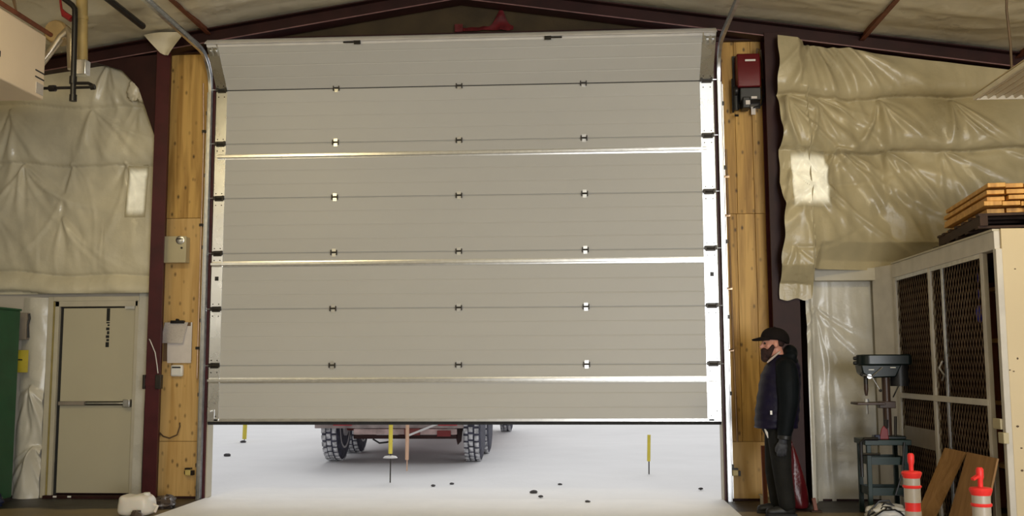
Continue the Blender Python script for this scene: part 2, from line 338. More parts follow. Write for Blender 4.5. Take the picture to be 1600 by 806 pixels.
# ---------------------------------------------------------------- insulation film
rng = np.random.default_rng(7)
def film_height(seams, tacks, bulge, seed, folds=1.0, fold_dir=(.75, -.65), wig=.012, spread=(-2.6, -.4)):
    r = np.random.default_rng(seed)
    ks = []
    for _ in range(9):
        a = math.atan2(fold_dir[1], fold_dir[0])+r.normal(0, .35)
        k = r.uniform(5, 17); ks.append((-math.sin(a)*k, math.cos(a)*k, r.uniform(0, 6.28), r.uniform(.3, 1)/k**.5))
    wv = [(r.normal(0, 1.6), r.normal(0, 1.6), r.uniform(0, 6.28)) for _ in range(6)]
    sm = sorted(seams, reverse=True)
    def H(X, Z):
        X = np.asarray(X, float); Z = np.asarray(Z, float)
        warp = sum(np.sin(a*X+b*Z+c) for a, b, c in wv)/6
        wavy = Z+.025*np.sin(2.1*X+seed)+.018*np.sin(5.3*X+2*seed)+.02*warp
        h = np.zeros_like(X)
        for t1, t0 in zip(sm[:-1], sm[1:]):
            t = np.clip((t1-wavy)/(t1-t0), 0, 1); inside = (wavy <= t1) & (wavy > t0)
            h = np.where(inside, bulge*1.55*np.power(t, .85)*np.power(1-t, .30), h)
        f = np.zeros_like(X)
        for kx, kz, ph, am in ks:
            f = f+am*np.power(.5+.5*np.sin(kx*X+kz*Z+ph+2.2*warp*3), 4)
        mod = .5+.5*np.sin(1.7*X+.9*Z*1.3+seed*1.7+3*warp)
        h = h+wig*folds*f*(0.35+mod)
        rc = np.random.default_rng(seed+100)
        for tx, tz, amp, n, Lr in tacks:
            dx, dz = X-tx, Z-tz; rr = np.hypot(dx, dz)
            for j in range(int(n*1.6)):
                ph = rc.uniform(spread[0], spread[1]); A = 1.5*amp*rc.uniform(.25, 1)*(1 if rc.random() < .65 else -.7); L_ = Lr*rc.uniform(.5, 1.7); cv = rc.normal(0, .35); w0 = rc.uniform(.008, .02); w1 = rc.uniform(.03, .09)
                al = dx*math.cos(ph)+dz*math.sin(ph); pe = -dx*math.sin(ph)+dz*math.cos(ph)-cv*al*np.abs(al)
                h = h+np.where(al > 0, A*np.exp(-(pe/(w0+w1*np.abs(al)))**2)*np.exp(-al/L_)*al/(al+.08), 0)
            h = h-.35*amp*np.exp(-(rr/.07)**2)
        return h
    return H
def film(name, x0, x1, zb, zt, Y0, H, nu, nv, mat, parent, edge=None):
    U = np.linspace(0, 1, nu+1); V = np.linspace(0, 1, nv+1); UU, VV = np.meshgrid(U, V)
    X = x0+(x1-x0)*UU; B = np.vectorize(zb)(X); T = np.vectorize(zt)(X); Z = B+(T-B)*VV
    if edge: X = edge(X, Z)
    Y = Y0-H(X, Z)
    vs = np.stack([X, Y, Z], -1).reshape(-1, 3); k = nu+1
    mb = MB(); mb.v = [Vector(q) for q in vs]; mb.f = [(j*k+i, j*k+i+1, (j+1)*k+i+1, (j+1)*k+i) for j in range(nv) for i in range(nu)]
    return mb.build(name, mat, parent, ang=0)

HL = film_height([4.95, 4.30, 3.64, 2.42, 2.20], [(-3.55, 4.62, .06, 7, .35), (-3.95, 4.80, .06, 8, .4), (-4.9, 3.66, .05, 8, .5), (-3.75, 3.66, .045, 8, .35), (-4.35, 3.66, .045, 8, .5),
                  (-5.3, 3.2, .05, 6, .5), (-4.4, 3.05, .03, 9, .45), (-5.1, 4.3, .07, 8, .6), (-4.15, 4.28, .05, 8, .5), (-3.6, 4.27, .04, 6, .4)], .17, 3, .9, (.55, -.8), .012, (-2.0, -.6))
def HLb(X, Z): return HL(X, Z)*.6+.02
film('film_sheet', -7.55, -3.385, lambda x: 2.20, lambda x: low(x)+.06-.10*max(0, (x+3.75)/.32), 0.0, HLb, 300, 240, m_polyl, front,
     lambda X, Z: np.where(X > -3.6, X-.16*np.clip((Z-4.25)/.5, 0, 1)*(X+3.6)/.22-.012*(X+3.6)/.22*np.sin(Z*5), X))
HR = film_height([4.98, 4.20, 3.62, 2.22], [(3.72, 4.98, .08, 9, .5), (3.80, 4.95, .08, 6, 1.0), (3.42, 4.20, .09, 8, .7), (3.95, 3.64, .07, 7, .7), (4.5, 3.63, .05, 7, .6), (3.75, 4.20, .06, 7, .7), (5.1, 3.63, .05, 7, .5),
                  (3.45, 3.4, .06, 6, .6), (4.45, 4.19, .05, 7, .6), (5.2, 4.18, .05, 6, .6), (3.46, 2.6, .04, 6, .3)], .19, 12, 1.2, (.85, -.5), .013, (-1.9, -.25))
def low2(X): return RZ-SL*np.abs(X)
def HRb(X, Z): return HR(X, Z)*np.clip((Z-2.40)/.25+np.clip((3.75-X)/.1, 0, 1), .25, 1)+.265*np.maximum(np.clip((4.5-X)/.85, 0, 1)**1.3*np.clip((low2(X)-Z)/.55, 0, 1), np.clip((3.72-X)/.14, 0, 1))
film('film_sheet', 3.36, 7.55, lambda x: 2.06+.012*math.sin(x*40) if x < 3.66 else 2.37, lambda x: low(x)-.025, -.02, HRb, 290, 260, m_poly, front,
     lambda X, Z: X+np.where(X < 3.5, (.012*np.sin(Z*7)+.008*np.sin(Z*17)-.045*np.clip((2.7-Z)/.6, 0, 1))*(3.5-X)/.14, 0))
# lighter film and panels of the lower wall
HLW = film_height([2.3, -.5], [(3.75, 2.0, .04, 9, .5)], .03, 21, .35, (.15, -1), .006)
def HLWf(X, Z): return HLW(X, Z)+.05*np.power(.5+.5*np.cos((X-3.70)*34+.7*np.sin(Z*2)), 2)*np.clip((3.92-X)/.25, 0, 1)+.22*np.clip((3.70-X)/.06, 0, 1)
film('film_sheet', 3.60, 4.42, lambda x: .0, lambda x: 2.36, .03, HLWf, 90, 160, m_polyw, front)
MB().box(3.72, 4.36, -.11, .04, 2.265, 2.395).build('ledge_board', m_frame, front, .004)
MB().box(-7.58, -4.57, .02, .06, 0, 2.22).box(-4.57, -3.43, .02, .06, 2.16, 2.24).box(-3.50, -3.40, .02, .06, 0, 2.2).build('painted_panel', m_whitewall, front)
HLF = film_height([2.3, -.5], [(-4.7, 1.2, .05, 9, .4), (-4.62, .55, .06, 10, .35)], .02, 31, 1.2, (.2, -1), .018)
film('film_sheet', -4.84, -4.555, lambda x: .0, lambda x: 2.16, -.0, lambda X, Z: HLF(X, Z)+.05*np.sin((X+4.84)/.285*math.pi)+.04*np.clip(.25-Z, 0, 1), 50, 160, m_polyw, front)
film('film_sheet', -3.535, -3.43, lambda x: .03, lambda x: 2.2, .0, lambda X, Z: HLF(X*1.0, Z)*.7+.02, 24, 140, m_polyw, front)

MB().ball((-3.62, -.16, 4.44), .075, .05, .12, 24, 16, lambda d: 1+.35*noise.noise(d*4.2)).ball((-3.53, -.14, 4.38), .06, .05, .07, 20, 14, lambda d: 1+.35*noise.noise(d*4.2+Vector((3, 1, 0)))).build('film_bunch', m_polyc, front, ang=0)
# daylight strips glowing through the film
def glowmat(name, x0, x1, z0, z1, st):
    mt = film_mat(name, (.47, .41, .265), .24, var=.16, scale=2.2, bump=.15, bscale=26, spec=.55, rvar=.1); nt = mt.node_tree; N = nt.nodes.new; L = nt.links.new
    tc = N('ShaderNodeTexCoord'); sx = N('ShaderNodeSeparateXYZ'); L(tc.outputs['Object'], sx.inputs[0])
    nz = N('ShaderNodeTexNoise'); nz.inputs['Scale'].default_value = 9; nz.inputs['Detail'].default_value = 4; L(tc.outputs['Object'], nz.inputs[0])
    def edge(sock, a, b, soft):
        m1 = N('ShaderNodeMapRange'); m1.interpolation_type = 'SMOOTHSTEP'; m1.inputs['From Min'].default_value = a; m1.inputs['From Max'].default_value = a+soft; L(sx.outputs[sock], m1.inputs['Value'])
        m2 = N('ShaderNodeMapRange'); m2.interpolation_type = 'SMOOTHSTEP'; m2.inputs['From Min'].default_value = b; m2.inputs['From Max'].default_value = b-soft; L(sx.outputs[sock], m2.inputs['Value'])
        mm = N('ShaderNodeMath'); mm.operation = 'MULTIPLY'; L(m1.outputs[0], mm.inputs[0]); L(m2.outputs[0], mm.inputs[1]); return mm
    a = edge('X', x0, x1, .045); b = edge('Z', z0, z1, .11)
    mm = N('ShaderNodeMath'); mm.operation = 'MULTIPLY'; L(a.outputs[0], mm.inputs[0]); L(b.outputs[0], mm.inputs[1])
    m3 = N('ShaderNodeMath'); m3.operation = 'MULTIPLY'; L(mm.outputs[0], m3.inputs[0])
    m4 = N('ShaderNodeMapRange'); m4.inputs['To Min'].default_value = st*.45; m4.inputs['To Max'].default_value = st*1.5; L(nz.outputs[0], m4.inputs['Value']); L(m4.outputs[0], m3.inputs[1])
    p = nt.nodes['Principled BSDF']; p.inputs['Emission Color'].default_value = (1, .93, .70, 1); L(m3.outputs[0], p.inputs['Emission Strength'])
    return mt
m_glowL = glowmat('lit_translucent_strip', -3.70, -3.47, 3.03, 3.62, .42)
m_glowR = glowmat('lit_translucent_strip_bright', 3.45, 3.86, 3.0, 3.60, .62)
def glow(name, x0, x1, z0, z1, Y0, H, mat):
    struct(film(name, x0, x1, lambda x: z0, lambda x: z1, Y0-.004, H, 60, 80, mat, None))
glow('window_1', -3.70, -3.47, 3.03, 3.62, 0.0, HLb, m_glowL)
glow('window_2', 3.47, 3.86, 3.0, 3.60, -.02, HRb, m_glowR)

# ceiling film sagging between purlins
ceil = group_struct('ceiling')
def flap(u, v):
    a = Vector((-3.47, -.30, 5.02)).lerp(Vector((-3.02, -.30, 5.06)), u); b = Vector((-3.26, -.34, 4.80)).lerp(Vector((-3.16, -.34, 4.76)), u)
    q = a.lerp(b, v); return q+Vector((0, -.03*math.sin(5*u+3*v), 0))
MB().grid(flap, 12, 10).build('film_flap', m_polyc, ceil, ang=0)
PX = [-7.7, -6.0, -4.45, -2.80, -1.35, 0, 1.35, 2.80, 4.30, 5.9, 7.7]
HC = film_height([9, 8], [], 0, 41, 1.0, (1, .15), .02)
def ceil_film(xa, xb):
    def fn(X, Y):
        d = np.full_like(X, 9.); ww = np.ones_like(X)
        z = RZ+.17-SL*np.abs(X)
        for a, b in zip(PX[:-1], PX[1:]):
            t = (X-a)/(b-a); z = np.where((t >= 0) & (t < 1), z-(.055*np.clip((-.45-Y)/.8, 0, 1)-.03*np.clip((Y+1.25)/.8, 0, 1))*np.power(np.abs(np.sin(np.pi*np.clip(t, 0, 1))), .7), z)
        return z-HC(X, Y)*np.clip((.15-Y)/1.2, .2, 1)-.012+.022*np.clip((Y+1.25)/.8, 0, 1)
    nu, nv = 150, 260
    UU, VV = np.meshgrid(np.linspace(0, 1, nu+1), np.linspace(0, 1, nv+1)); X = xa+(xb-xa)*UU; Y = .05+(YB-.05)*VV**1.5
    Z = fn(X, Y)
    vs = np.stack([X, Y, Z], -1).reshape(-1, 3); k = nu+1
    mb = MB(); mb.v = [Vector(q) for q in vs]; mb.f = [(j*k+i, j*k+i+1, (j+1)*k+i+1, (j+1)*k+i) for j in range(nv) for i in range(nu)]
    mb.build('film_sheet', m_polyc, ceil, ang=0)
ceil_film(-HW, 0); ceil_film(0, HW)
MB().prism([(-HW-.2, roofz(HW)+.3), (0, roofz(0)+.3), (HW+.2, roofz(HW)+.3), (HW+.2, roofz(HW)+.45), (0, roofz(0)+.45), (-HW-.2, roofz(HW)+.45)], YB-.2, .3, 'y').build('roof_deck', m_brownsteel, ceil)

# ---------------------------------------------------------------- steel frame
def column(x, s, label):
    t = thing('steel_column', (x, -.12, 0), label, 'column', 'steel columns beside the doorway')
    W = .075 if s < 0 else .14; WB = .0 if s < 0 else .06
    top = low(x)+.05
    MB().box(x-W, x+W, -.245, -.225, 0, top).build('flange', m_maroon if s < 0 else m_brownsteel, t, .002)
    MB().box(x-W, x+WB, -.03, -.012, 0, top).build('flange', m_maroon, t, .002)
    MB().box(x-.006, x+.006, -.225, -.03, 0, top).build('web', m_maroon, t)
    MB().box(x-W-.02, x+W+.02, -.27, -.012, 0, .018).build('base_plate', m_maroon, t)
    return t
column(-3.262, -1, 'maroon steel column between the beige exit door and the knotty plywood')
column(3.395, 1, 'maroon steel column behind the man, partly covered by insulation film')
def rafter(s, label):
    t = thing('steel_rafter', (s*.3, -.12, RZ), label, 'beam', 'roof rafters over the doorway')
    x1 = s*HW
    for nm, a, b, y0, y1 in (('flange', 0, .014, -.215, -.015), ('flange', .156, .17, -.215, -.015), ('web', .014, .156, -.13, -.115)):
        MB().prism([(0.0, RZ+a), (x1, low(x1)+a), (x1, low(x1)+b), (0.0, RZ+b)], y0, y1, 'y').build(nm, m_brownsteel, t)
    part(MB().prism([(0.0, RZ), (x1, low(x1)), (x1, low(x1)+.012), (0.0, RZ+.012)], -.219, -.2155, 'y').build('flange_edge', m_flange, t), 'paler edge of the bottom flange with painted highlight')
    return t
rafter(-1, 'dark maroon steel rafter rising to the ridge above the tracked curve of the door')
rafter(1, 'dark maroon steel rafter falling from the ridge above the red opener')
g = tag(MB().prism([(-3.33, 3.85), (-3.33, 4.83), (-4.1, 4.77), (-3.75, 4.66), (-3.55, 4.45)], -.20, -.16, 'y').build('gusset_plate', m_brownsteel), 'dark steel gusset plate in the corner of column and rafter', 'plate')
hd = thing('steel_header', (0, -.01, 4.98), 'dark steel header beam across the top of the doorway', 'beam')
MB().box(-3.29, 3.3, -.012, .012, 4.90, 5.06).build('web', m_brownsteel, hd)
MB().box(-3.29, 3.3, -.05, .012, 4.885, 4.90).build('flange', m_brownsteel, hd)
for s, nm in ((-1, 'trim_1'), (1, 'trim_2')):           # steel door jambs lining the opening
    struct(MB().box(*sorted((s*2.752, s*2.835)), -.010, .011, 0, 4.9).build(nm, m_maroon, None, .002))
for s, nm in ((-1, 'trim_3'), (1, 'trim_4')):
    struct(MB().box(*sorted((s*2.742, s*2.80)), .012, .18, 0, 4.9).build(nm, m_frame, None, .002))
for x, z, lb in ((-2.80, 5.07, 'rust brown purlin under the ceiling film above the plywood pier'), (4.30, 4.83, 'rust brown purlin under the ceiling film beyond the red opener'), (5.9, 4.60, 'rust brown purlin behind the hanging ribbed lamp')):
    t = thing('purlin', (x, -.2, z), lb, 'beam', 'roof purlins')
    MB().box(x-.025, x+.025, YB+1, -.14, z-.01, z).build('flange', m_rust, t)
    MB().box(x-.004, x+.004, YB+1, -.14, z, z+.12).build('web', m_rust, t)
red = thing('red_cloth', (.30, -.02, 5.10), 'crumpled red cloth lying on the ledge above the door', 'cloth')
def rag(u, v):
    x = .02+.56*u; z = 5.065+v*(.05+.20*math.exp(-((u-.75)/.12)**2)); return (x, -.02-.05*noise.noise((x*9, z*9, 0))-.03*(1-v), z+.015*noise.noise((x*14, 2, z*8)))
MB().grid(rag, 40, 14).build('fold', m_cloth, red, ang=0)
MB().box(-.07, .02, -.035, -.015, 5.062, 5.15).build('tag', m_sack, red)

# ---------------------------------------------------------------- sectional overhead door
DZ = .79; JZ = [1.41+.609*k for k in range(6)]; TY, TZ = -.395, 4.895
door = thing('overhead_door', (0, 0, DZ), 'large pale sectional overhead door, part raised over the snowy doorway', 'door')
XL, XR = -2.735, 2.735
def sec_profile(L_):                                    # (out of face, up) : ribbed face with shallow grooves and a tongue at top
    pr = [(.045, 0), (.014, 0), (.014, .004), (0, .004)]
    nb = 4
    for i in range(1, nb):
        z = L_*i/nb; pr += [(0, z-.008), (.0022, z-.002), (.0022, z+.002), (0, z+.008)]
    pr += [(0, L_-.012), (.006, L_-.004), (.014, L_-.004), (.014, L_), (.045, L_)]
    return pr
def section(z0, y0, z1, y1):
    d = Vector((0, y1-y0, z1-z0)); L_ = d.length; d.normalize(); n = Vector((0, d.z, -d.y))    # n points to the outside
    base = Vector((0, y0, z0))
    poly = [(base+n*a+d*b) for a, b in sec_profile(L_)]
    o = MB().prism([(q.y, q.z) for q in poly], XL, XR, 'x').build('section', m_door, door, ang=20)
    for xa, xb in ((XL, -2.62), (2.60, XR)):
        mb = MB(); c = base+d*(L_/2)-n*.002; mb.obox((((xa+xb)/2), c.y, c.z), ((xb-xa)/2, 0, 0), d*(L_/2-.006), n*.002)
        lx = xb if xa < 0 else xa                        # raised return lip along the inner edge
        mb.obox((lx, c.y-n.y*.003, c.z-n.z*.003), (.006, 0, 0), d*(L_/2-.006), n*.004)
        mb.build('end_stile', m_stile, o)
    sc = MB()
    for xa in (-2.71, -2.645, 2.63, 2.705):
        for q in (.055, L_-.075):
            c = base+d*q-n*.004; sc.lathe([(.007, 0), (.007, .003), (.003, .005)], (xa, c.y, c.z), -n, 6)
    part(sc.build('screw', m_darksteel, o), 'dark screw heads'); o.children[-1]['kind'] = 'stuff'
    return o
FY = -.022
MB().box(XL, XR, FY+.008, FY+.05, JZ[5]-.014, JZ[5]+.016).build('joint_backing', m_rubber, door)  # dark strip added behind the tilted joint to stop light leaking through
zz = [DZ+.022]+JZ
for k in range(6): section(zz[k], FY, zz[k+1], FY)
section(JZ[5], FY, TZ, TY)
MB().prism([(FY-.002, DZ+.022), (FY+.045, DZ+.022), (FY+.040, DZ-.006), (FY+.02, DZ-.014), (FY+.003, DZ-.006)], XL, XR, 'x').build('bottom_seal', m_rubber, door)
MB().box(XL, XR, FY-.004, FY-.0005, DZ+.022, DZ+.05).build('bottom_retainer', m_galvb, door)
for z, a, b in ((3.70, -2.70, 2.655), (2.51, -2.735, 2.665), (1.25, -2.735, 2.70)):          # horizontal reinforcing struts
    MB().prism([(FY-.001, z-.030), (FY-.004, z-.030), (FY-.006, z-.014), (FY-.045, z-.012), (FY-.045, z+.012), (FY-.006, z+.014), (FY-.004, z+.030), (FY-.001, z+.030), (FY-.002, z+.012), (FY-.040, z+.008), (FY-.040, z-.008), (FY-.002, z-.012)], a, b, 'x').build('strut', m_galvb, door)
dv = Vector((0, TY-FY, TZ-JZ[5])).normalized(); nv_ = Vector((0, dv.z, -dv.y)); tp = Vector((0, TY, TZ))
mb = MB(); c = tp-dv*.03-nv_*.004; mb.obox((0, c.y, c.z), (2.735, 0, 0), dv*.03, nv_*.003); c = tp+dv*.002-nv_*.03; mb.obox((0, c.y, c.z), (2.735, 0, 0), dv*.003, nv_*.028)
mb.build('top_angle', m_topstrip, door)
hp = JZ[0]                                               # middle hinges
h0 = MB().box(-1.385-.022, -1.385+.022, FY-.006, FY-.0005, hp+.008, hp+.042).box(-1.385-.022, -1.385+.022, FY-.006, FY-.0005, hp-.046, hp-.008)
hinge = None
def make_hinge():
    o = h0.build('hinge', m_galvb, door, .001)
    x = -1.385
    part(MB().tube([(x-.034, FY-.012, hp), (x+.034, FY-.012, hp)], .009, 8).box(x-.036, x-.025, FY-.02, FY-.0005, hp-.03, hp+.025).box(x+.025, x+.036, FY-.02, FY-.0005, hp-.03, hp+.025).build('knuckle', m_darksteel, o), 'dark hinge knuckle')
    return o
hinge = make_hinge()
def copy_part(o, off):
    c = again(o, off)
    for g in o.children:
        d = g.copy(); COL.objects.link(d); d.parent = c
    return c
for k in range(6):
    for x in (-1.385, -.02, 1.34):
        if k == 0 and x == -1.385: continue
        copy_part(hinge, (x+1.385, 0, JZ[k]-hp))
def end_hinge(xs, z):
    s = -1 if xs < 0 else 1
    xa, xb = (XL+.004, -2.615) if s < 0 else (2.60, XR-.004)
    o = MB().box(xa+.012, xb-.012, FY-.012, FY-.005, z-.03, z+.03).tube([(xa-.0, FY-.018, z-.002), (xb, FY-.018, z-.002)], .011, 8).box(xa, xa+.022, FY-.032, FY-.004, z-.018, z+.024).box(xb-.022, xb, FY-.032, FY-.004, z-.018, z+.03).build('end_hinge', m_darksteel, door, .001)
    MB().tube([(s*2.73, FY-.035, z), (s*2.805, FY-.035, z)], .006, 6).lathe([(.019, 0), (.022, .004), (.022, .014), (.019, .018)], (s*2.787, FY-.035, z), (s, 0, 0), 12).build('roller', m_galv, o)
    return o
eL = end_hinge(-1, JZ[0]); eR = end_hinge(1, JZ[0])
for k in range(1, 6):
    copy_part(eL, (0, 0, JZ[k]-JZ[0])); copy_part(eR, (0, 0, JZ[k]-JZ[0]))
for s in (-1, 1):                                        # bottom corner brackets, top roller brackets, slide lock slots
    x0, x1 = sorted((s*2.735, s*2.66))
    MB().box(x0, x1, FY-.010, FY-.005, DZ+.03, DZ+.15).box(*sorted((s*2.73, s*2.61)), FY-.02, FY-.005, DZ+.045, DZ+.055).tube([(s*2.70, FY-.012, DZ+.13), (s*2.70, FY-.05, DZ+.13)], .012, 8).build('bottom_bracket', m_galv, door)
    xs = s*2.675
    for dx in (-.03, .03):
        cc = tp-dv*.11-nv_*.012
        MB().obox((xs+dx, cc.y, cc.z), (.020, 0, 0), dv*.05, nv_*.010).lathe([(.02, 0), (.02, .012), (.012, .014)], (xs+dx, cc.y-nv_.y*.01, cc.z-nv_.z*.01), -nv_, 10).build('top_roller_bracket', m_galv, door)
    MB().box(xs-.015-.005, xs+.02, FY-.009, FY-.004, 2.33, 2.375).build('lock_slot', m_black, door)
for x in (-1.08, .965):
    cc = tp-dv*.035-nv_*.02; sg = -1 if x < 0 else 1
    MB().obox((x, cc.y, cc.z), (.035, 0, 0), dv*.022, nv_*.012).obox((x+sg*.09, cc.y, cc.z), (.06, 0, 0), dv*.006, nv_*.01).build('top_clip', m_darksteel, door)

def track(s, x, label):
    t = thing('door_track', (x, -.05, 0), label, 'track', 'overhead door tracks')
    R = .38; ZT = 4.44
    path = [(FY-.035, 0.0), (FY-.035, ZT)]+[(FY-.035-R+R*math.cos(a), ZT+R*math.sin(a)) for a in np.linspace(.13, math.pi/2, 12)]+[(-6.5, ZT+R+.12)]
    prof = [(-s*.020, -.026), (-s*.020, -.034), (s*.012, -.034), (s*.014, -.030), (s*.014, .030), (s*.012, .034), (-s*.020, .034), (-s*.020, .026), (s*.008, .028), (s*.008, -.028)]
    mb = MB(); vs = []; n = len(prof)
    for i, (y, z) in enumerate(path):
        a = path[max(0, i-1)]; b = path[min(len(path)-1, i+1)]; d = Vector((b[0]-a[0], b[1]-a[1])).normalized()
        for (px, q) in prof: vs.append((x+px, y+d.y*q*1.0, z-d.x*q))
    fs = [(i*n+k, i*n+(k+1) % n, (i+1)*n+(k+1) % n, (i+1)*n+k) for i in range(len(path)-1) for k in range(n)]
    mb.add(vs, fs+[tuple(range(n)), tuple(range((len(path)-1)*n, len(path)*n))]).build('rail', m_galv, t)
    MB().box(*sorted((x+s*.016, x+s*.021)), FY-.07, .012, .0, 4.42).box(*sorted((x+s*.016, x+s*.05)), .004, .011, .0, 4.42).build('jamb_angle', m_galvb, t)
    for z in (.35, 1.1, 1.9, 2.7, 3.5, 4.2):
        MB().box(*sorted((x+s*.02, x+s*.055)), -.03, .010, z-.02, z+.02).lathe([(.01, 0), (.01, .012)], (x+s*.04, -.03, z), (0, -1, 0), 6).build('bracket', m_darksteel, t)
    return t
track(-1, -2.795, 'galvanised door track curving to the ceiling beside the clipboard pier')
track(1, 2.795, 'galvanised door track curving to the ceiling beside the red opener')
c1 = thing('conduit', (-2.885, 0, 1.27), 'thin bare conduit running down plywood beside the clipboard', 'pipe', 'thin pipes by the door tracks')
MB().tube([(-2.90, .0, 4.55), (-2.875, -.005, 3.9), (-2.872, -.004, 1.30), (-2.868, -.012, 1.27)], .008, 8).build('pipe', m_copper, c1)
for z in (1.6, 2.95, 4.0): MB().box(-2.895, -2.855, -.014, .012, z-.015, z+.015).build('clamp', m_darksteel, c1)
c2 = thing('conduit', (2.875, 0, .60), 'thin bare conduit running down plywood near the cap of the man', 'pipe', 'thin pipes by the door tracks')
MB().tube([(2.862, -.0, 3.70), (2.872, -.006, 2.5), (2.895, -.006, .60)], .009, 8).build('pipe', m_copper, c2)
for z in (1.55, 2.2, 2.98, 3.4): MB().box(2.835, 2.885, -.018, .012, z-.012, z+.012).tube([(2.84, -.02, z), (2.88, -.02, z+.012)], .009, 6).build('clamp', m_copper, c2)

# ---------------------------------------------------------------- jackshaft opener
op = thing('door_opener', (3.09, -.1, 4.4), 'red-covered electric door opener mounted high on the plywood', 'opener')
MB().prism([(-.20, 4.33), (-.20, 4.62), (-.17, 4.70), (.0, 4.71), (.0, 4.33)], 2.975, 3.215, 'x').build('cover', m_red, op, .012)
MB().box(2.95, 3.235, -.015, .011, 4.14, 4.72).build('mounting_plate', m_darksteel, op)
MB().box(3.0, 3.22, -.17, -.02, 4.19, 4.33).box(3.02, 3.10, -.20, -.03, 4.10, 4.22).build('gear_case', m_black, op, .01)
MB().tube([(2.965, -.09, 4.10), (2.965, -.09, 4.36)], .03, 12).build('motor', m_black, op)
MB().lathe([(.055, 0), (.06, .01), (.06, .03), (.055, .04)], (2.945, -.10, 4.31), (1, 0, 0), 18).build('sprocket', m_blackiron, op)
MB().box(3.055, 3.165, -.2025, -.2, 4.605, 4.625).build('nameplate', m_white, op)
part(MB().box(3.115, 3.175, -.174, -.17, 4.205, 4.23).build('label', m_paper, op), 'white rating label')
part(MB().box(3.05, 3.095, -.204, -.20, 4.135, 4.18).build('label', m_paper, op), 'square white label')
part(MB().box(3.13, 3.175, -.06, -.05, 4.06, 4.145).build('hang_tag', m_paper, op), 'cream hanging tag')
MB().tube([(3.19, -.12, 4.69), (3.20, -.13, 4.76), (3.24, -.10, 4.76), (3.262, -.06, 4.62), (3.262, -.05, 4.45)], .011, 8).build('power_cable', m_cord, op)
MB().tube([(3.26, -.05, 4.45), (3.27, -.07, 4.28), (3.23, -.1, 4.15), (3.15, -.08, 4.13)], .008, 8).build('control_cable', m_black, op)
MB().tube([(2.95, -.08, 4.05), (2.99, -.09, 4.045)], .012, 8).tube([(2.935, -.08, 4.08), (2.935, -.08, 4.45)], .012, 8).build('chain', m_blackiron, op)

# ---------------------------------------------------------------- exit door
dr = group_struct('door_1', (-4.0, 0, 0))
MB().box(-4.555, -4.50, -.035, .06, 0, 2.17).box(-4.50, -3.53, -.035, .06, 2.12, 2.17).build('door_casing', m_frame, dr, .003)
MB().box(-4.50, -4.475, -.02, .06, 0, 2.12).build('casing_edge', m_framey, dr)
MB().box(-4.475, -4.43, -.03, .06, 0, 2.12).box(-4.475, -3.545, -.03, .06, 2.06, 2.12).box(-3.575, -3.535, -.03, .06, 0, 2.12).build('door_frame', m_frame, dr, .003)
MB().box(-4.43, -4.395, .015, .03, .03, 2.06).box(-4.43, -3.575, .012, .03, 2.045, 2.06).build('weatherstrip', m_black, dr)
leaf = MB().box(-4.392, -3.578, .0, .045, .05, 2.043).build('door_leaf', m_mandoor, dr, .003)
MB().box(-4.392, -3.578, -.006, .0, .985, 1.03).build('panic_bar_rail', m_darksteel, leaf)
MB().box(-4.39, -4.10, -.045, -.006, .988, 1.028).build('panic_bar_housing', m_greybox, leaf, .004)
MB().box(-4.09, -3.66, -.06, -.012, 1.0, 1.018).build('push_bar', m_galv, leaf, .006)
MB().box(-3.66, -3.585, -.065, -.002, .965, 1.05).build('latch_case', m_galv, leaf, .006)
stk = MB().box(-3.905, -3.868, -.0025, .0, 1.90, 2.04)
for z0_, z1_, w_ in ((1.875, 1.89, 1), (1.845, 1.865, .6), (1.80, 1.83, 1), (1.755, 1.79, .7), (1.715, 1.745, 1), (1.68, 1.705, .8), (1.615, 1.67, 1)): stk.box(-3.868-.037*w_, -3.868, -.0025, .0, z0_, z1_)
part(stk.build('sticker', m_black, leaf), 'narrow black sticker strip hanging down the leaf')
MB().box(-3.69, -3.58, -.03, .0, 2.03, 2.06).build('closer_shoe', m_galvb, dr)
MB().box(-4.50, -3.535, -.08, .05, .0, .03).build('threshold', m_brownsteel, dr)
for x in (-4.36, -4.20): MB().box(x-.02, x+.02, -.085, -.075, .012, .03).build('threshold_clip', m_white, dr)
# ---------------------------------------------------------------- things on the walls by the exit door
gc = thing('green_cabinet', (-5.0, -.5, 0), 'dark green steel cabinet standing against the wall', 'cabinet')
MB().box(-5.5, -4.715, -.70, -.30, .04, 2.0).build('body', m_green, gc, .006)
MB().box(-5.48, -4.735, -.715, -.70, .08, 1.96).build('door', m_green, gc, .004)
MB().box(-5.49, -4.72, -.69, -.31, .0, .04).build('plinth', m_black, gc)
MB().box(-5.51, -4.705, -.725, -.29, 2.0, 2.02).build('top_lip', m_green, gc)
gb = thing('grey_box', (-4.8, -.02, 1.85), 'small grey electrical box on the wall behind the green cabinet', 'box')
MB().box(-4.95, -4.735, -.14, -.06, 1.70, 1.99).build('case', m_greybox, gb, .004)
MB().tube([(-4.73, -.10, 1.98), (-4.72, -.10, 1.93), (-4.735, -.11, 1.86), (-4.725, -.10, 1.72)], .012, 8).build('cable', m_black, gb)
ys = thing('yellow_sign', (-4.8, -.10, 1.46), 'yellow notice card beside the green cabinet', 'sign')
MB().grid(lambda u, v: (-4.98+.29*u, -.14-.03*math.sin(u*3), 1.345+.24*v), 12, 4).build('card', m_yellow, ys, ang=0)
MB().box(-4.92, -4.74, -.176, -.172, 1.475, 1.488).build('headline', m_black, ys)
MB().box(-4.90, -4.82, -.176, -.172, 1.445, 1.457).build('text_line', m_black, ys); MB().box(-4.89, -4.83, -.176, -.172, 1.412, 1.424).build('text_line', m_black, ys)
tp_ = thing('tarp_bundle', (-4.68, -.86, 0), 'dark blue tarp bundle on the floor by the green cabinet', 'tarp')
